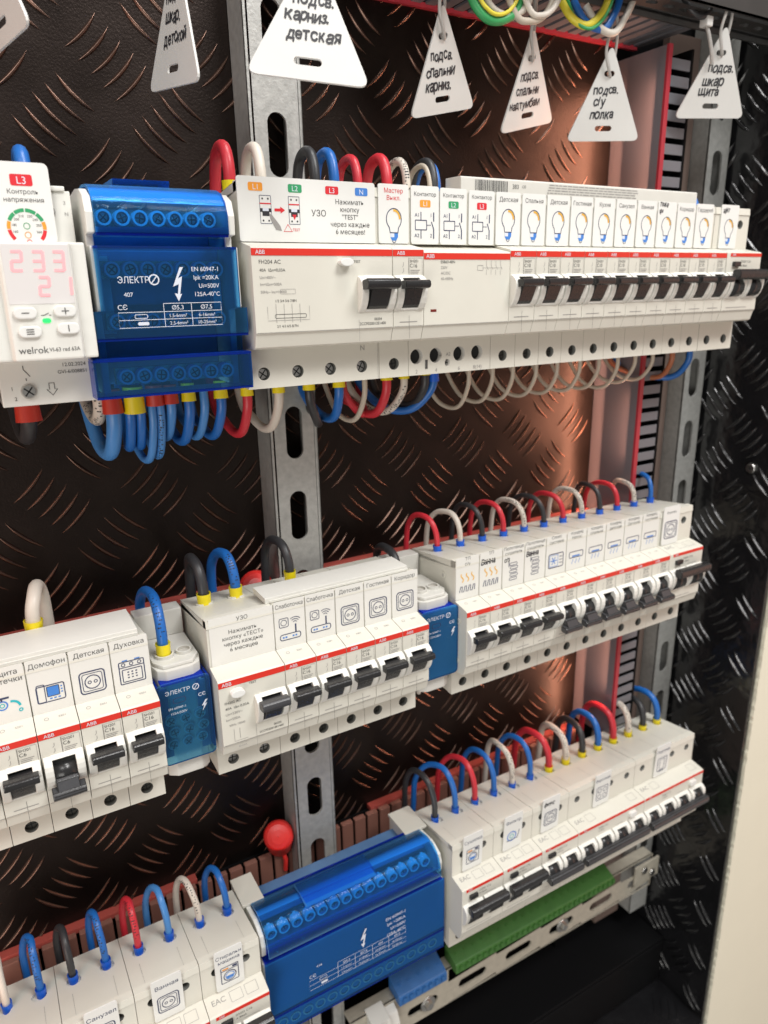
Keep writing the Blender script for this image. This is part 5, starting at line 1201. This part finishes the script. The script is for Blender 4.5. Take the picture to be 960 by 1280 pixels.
L += [('brown', (321, 38), (325, -83), (300, -75), 1.8, None, 'brown wire loop near the right end under the top row', 6, None, None), ('blue', (339.5, 38), (338, -84), (308, -76), 2.2, None, 'blue wire loop at the right end under the top row', 6, None, None)]
for a in L: low_wire(*a[:7], fl=a[7], fr=a[8], mark=a[9])
t = thing('wide_ferrule', 'wide yellow double ferrule holding two dark blue wires', 'ferrule', (-47.6, 38, -62))
mb = MB(); mb.cyl((0, 0, 4), (0, .3, -8.2), 4.6, F_YEL, 5.0, 16, caps=False); mb.build('sleeve', t)
for x, lab in ((-38, 'red double ferrule over the two light blue hanging wires'),):
    t = thing('wide_ferrule', lab, 'ferrule', (x, 38, -62)); mb = MB(); mb.cyl((0, 0, 4), (0, .2, -5.6), 4.0, F_RED, 4.3, 16, caps=False); mb.build('sleeve', t)

# thin pale wires hanging under the middle row
for x, z, lab in ((-44, -258, 'left thin pale wire below the small blue block'), (-36, -262, 'right thin pale wire below the small blue block'), (103, -262, 'thin pale wire loop below the second small blue block')):
    wire('white', [(x, 30, -236), (x, 31, z + 4), (x + 3, 36, z - 3), (x + 5, 46, z + 2), (x + 5, 56, -236), (x + 5, 60, -225)], 1.5, lab, 'thin wires under the small blue blocks')
wire('blue', [(-60.2, 40, -250), (-60.4, 36, -262), (-60.8, 40, -268), (-61, 52, -262), (-61, 60, -240)], 2.6, 'blue wire under the right end of the Духовка breaker', 'thin wires under the small blue blocks')

# ------------------------------------------------------------------ hanging tags
def hang_tag(A, BL, BR, lines, label, h=4.6, ztop=None, ties=True, x0=-.0, seed=1, tie_to=None, skew=0):
    A, BL, BR = Vector(A), Vector(BL), Vector(BR)
    M = (BL + BR) / 2; U = (BR - BL).normalized(); V = (A - M); V = (V - U * V.dot(U)); H = V.length; V.normalize(); N = U.cross(V)
    if N.y > 0: N = -N
    hw = (BR - BL).length / 2; t = thing('hanging_tag', label, 'tag', M, group='handwritten triangular tags')
    # rounded triangle with two slots, built from two bands of plates around the slots
    def rt(r):
        P = [(-hw, 0), (hw, 0), (0, H)]; out = []
        for i in range(3):
            p, a, b = Vector(P[i]), Vector(P[i - 1]), Vector(P[(i + 1) % 3]); da, db = (a - p).normalized(), (b - p).normalized()
            for k in range(6):
                s = k / 5; out.append(p + da * r * (1 - s) ** 2 + db * r * s ** 2)
        return out
    pts = rt(5.0)
    W3 = lambda p, d=0: U * p[0] + V * p[1] - N * d
    mb = MB(); T = 1.0
    slots = [(-.5, 7.0, 5.4, 1.5), (0, H * .70, 3.3, 1.5)]
    # grid triangulation through bmesh with real holes
    bm = bmesh.new()
    ov = [bm.verts.new(W3(p)) for p in pts]; es = [bm.edges.new((ov[i], ov[(i + 1) % len(ov)])) for i in range(len(ov))]
    rings = []
    for cx, cy, a, b in slots:
        rp = rrpts(cx - a / 1, cy - b, 2 * a if a > 4 else 2 * a, 2 * b, b * .98) if False else rrpts(cx - a, cy - b, 2 * a, 2 * b, b * .98)
        hv = [bm.verts.new(W3(p)) for p in rp]; es += [bm.edges.new((hv[i], hv[(i + 1) % len(hv)])) for i in range(len(hv))]; rings.append(rp)
    bmesh.ops.triangle_fill(bm, edges=es, use_beauty=True, normal=N)
    bm.verts.index_update(); F = [[v.index for v in f.verts] for f in bm.faces]; VV = [v.co.copy() for v in bm.verts]; bm.free()
    mb.add(VV, F, TAGW); mb.add([v - N * T for v in VV], F, TAGW)
    for rg in [pts] + rings:
        n = len(rg); mb.add([W3(p) for p in rg] + [W3(p, T) for p in rg], [(i, (i + 1) % n, n + (i + 1) % n, n + i) for i in range(n)], TAGW)
    mb.build('tag_plate', t)
    k = Ink()
    for i, s_ in enumerate(lines): k.hand(s_[0], s_[1], s_[2], s_[3], INK, seed=seed + i, adv=1.0)
    k.emit('handwriting', t, (0, 0, 0), U, V, N, .15)
    mb = MB(); c = V * (H * .70); up = V * (H * .30 + 12)
    mb.tube(spline([c - N * 2.2 + U * .4, c + N * .5 + U * .3 - V * 1.2, c + N * 2.0 + V * 4 - U * 2.2, V * (H * .92) + N * 1.8 - U * 4.2, V * (H + 6) + N * .8 - U * 2.4, V * (H + 15) - N * .6, V * (H + 8) - N * 2.4 + U * 3.2, V * (H * .9) - N * 3.0 + U * 3.4, c - N * 2.6 + V * 2 + U * 1, c - N * 2.2]), 0.95, ZIP, 8)
    mb.build('zip_tie_loop', t)
    return t
def ln(*a): return [(s, x, y, h) for s, x, y, h in a]
hang_tag((28.9, -12.9, 109.0), (-2.9, -15.4, 61.8), (41.5, -33.0, 57.2), ln(('подсв.', -6.0, 28.5, 3.7), ('карниз.', -9.0, 22.0, 3.6), ('детская', -8.0, 14.8, 3.7)), 'largest triangular tag, reading карниз. детская, in front of the left strut')
hang_tag((-12.9, 26.4, 116.5), (-21.8, 54.4, 67.6), (-13.7, 7.4, 62.8), ln(('подсв.', -6.0, 31, 3.8), ('шкар.', -6.5, 23.5, 3.8), ('детской', -8.0, 16, 3.6)), 'narrow side-turned tag, reading шкар. детской, left of the largest tag', seed=4)
hang_tag((132.3, 49.7, 124.5), (118.8, 60.8, 70.3), (165.4, 65.7, 80.9), ln(('подсв.', -8, 25.5, 3.8), ('спальни', -11.5, 18.2, 3.8), ('карниз.', -12.0, 11.6, 4.0)), 'triangular tag reading спальни карниз.', seed=7)
hang_tag((196.6, 52.7, 122.6), (183.4, 64.4, 68.4), (229.6, 70.5, 79.7), ln(('подсв.', -8, 25.5, 3.8), ('спальни', -11.0, 18.0, 3.6), ('надтумбам', -16.0, 11.2, 3.4)), 'triangular tag reading спальни надтумбам', seed=9)
hang_tag((251.7, 46.1, 119.2), (233.0, 61.9, 67.7), (277.3, 43.4, 68.4), ln(('подсв.', -8, 25.6, 3.7), ('с/у', -7.6, 19.4, 4.0), ('полка', -9.0, 12.4, 4.0)), 'triangular tag reading с/у полка in front of the duct', seed=12)
hang_tag((330.8, 29.1, 135.7), (313.5, 48.7, 85.1), (357.4, 29.4, 85.2), ln(('подсв.', -5.6, 25.6, 3.9), ('шкар', -8.0, 18.4, 4.2), ('щита', -9.4, 12.6, 4.0)), 'rightmost triangular tag, reading шкар щита, in front of the right strut', seed=15)
hang_tag((-81.0, 14.0, 116.0), (-86.0, 46.0, 70.0), (-74.4, 0.0, 72.0), [], 'blank tag edge cut by the left frame edge', seed=18)
# zip head on the rightmost tie and wires draped out of the top duct
t = thing('zip_tie', 'pale zip tie with square head left of the rightmost tag', 'zip tie', (318, 34, 134))
mb = MB(); mb.tube(spline([(0, 0, 0), (2, -1, -5), (6, -1, -14), (9, 0, -20)]), 1.2, ZIP, 8); mb.build('strap', t)
mb = MB(); mb.box(-3, 2.4, -3, 3, -1, 4.6, TAGW); mb.build('tie_head', t, bevel=.7)
GD = 'wires draped out of the top duct'
def drape(col, pts, r, lab): wire(col, pts, r, lab, GD)
drape('green', [(143, 50, 150), (147, 47, 130), (152, 45, 121), (160, 44, 117.5), (170, 44, 120), (178, 45, 127), (184, 48, 150)], 2.3, 'green wire draped from the top duct above two tags')
drape('yellow', [(146, 46, 150), (150, 43, 128), (156, 41.6, 121), (163, 41.2, 120), (171, 42, 124), (177, 43, 133), (180, 46, 150)], 1.0, 'thin yellow wire riding on the green one')
drape('white', [(152, 50, 150), (158, 46, 127), (168, 44, 121), (177, 44, 123), (185, 44, 130.5), (192, 46, 150)], 1.9, 'white wire draped right of the green one')
drape('beige', [(164, 48, 150), (174, 43, 123), (184, 42, 120), (194, 42, 124), (201, 43, 134), (206, 46, 152)], 1.8, 'second pale wire draped near the top centre')
drape('white', [(172, 46, 152), (182, 41, 126), (190, 40, 123), (199, 40, 128), (206, 41, 140), (210, 44, 156)], 1.6, 'third white wire in the bundle above the bedside tables tag')
drape('yellow', [(214, 52, 138), (219, 47, 128), (228, 44, 124.5), (238, 44, 131), (245, 45, 141), (250, 47, 156)], 2.2, 'yellow wire draped from the top duct at right')
drape('green', [(216, 50, 140), (221, 45, 126), (229, 42, 122.6), (239, 42, 129), (246, 43, 140), (251, 46, 156)], 0.9, 'thin green stripe wire on the yellow one')
drape('blue', [(222, 50, 138), (229, 46, 127), (241, 44, 124.5), (249, 44, 133), (254, 45, 142), (258, 47, 156)], 2.1, 'blue wire beside the yellow one at the top duct')
drape('white', [(230, 48, 136), (238, 44, 125), (248, 42, 123), (257, 43, 132), (264, 44, 143), (269, 46, 158)], 2.0, 'white wire beside the blue one at the top duct')
drape('black', [(300, 44, 160), (304, 38, 144), (312, 34, 138), (320, 34, 143), (326, 36, 158)], 1.8, 'black wire hanging above the zip tie head')

# shared tidy-up
bpy.data.objects.remove(_fo)
for o in bpy.data.objects:
    if '_n' in o.keys(): del o['_n']
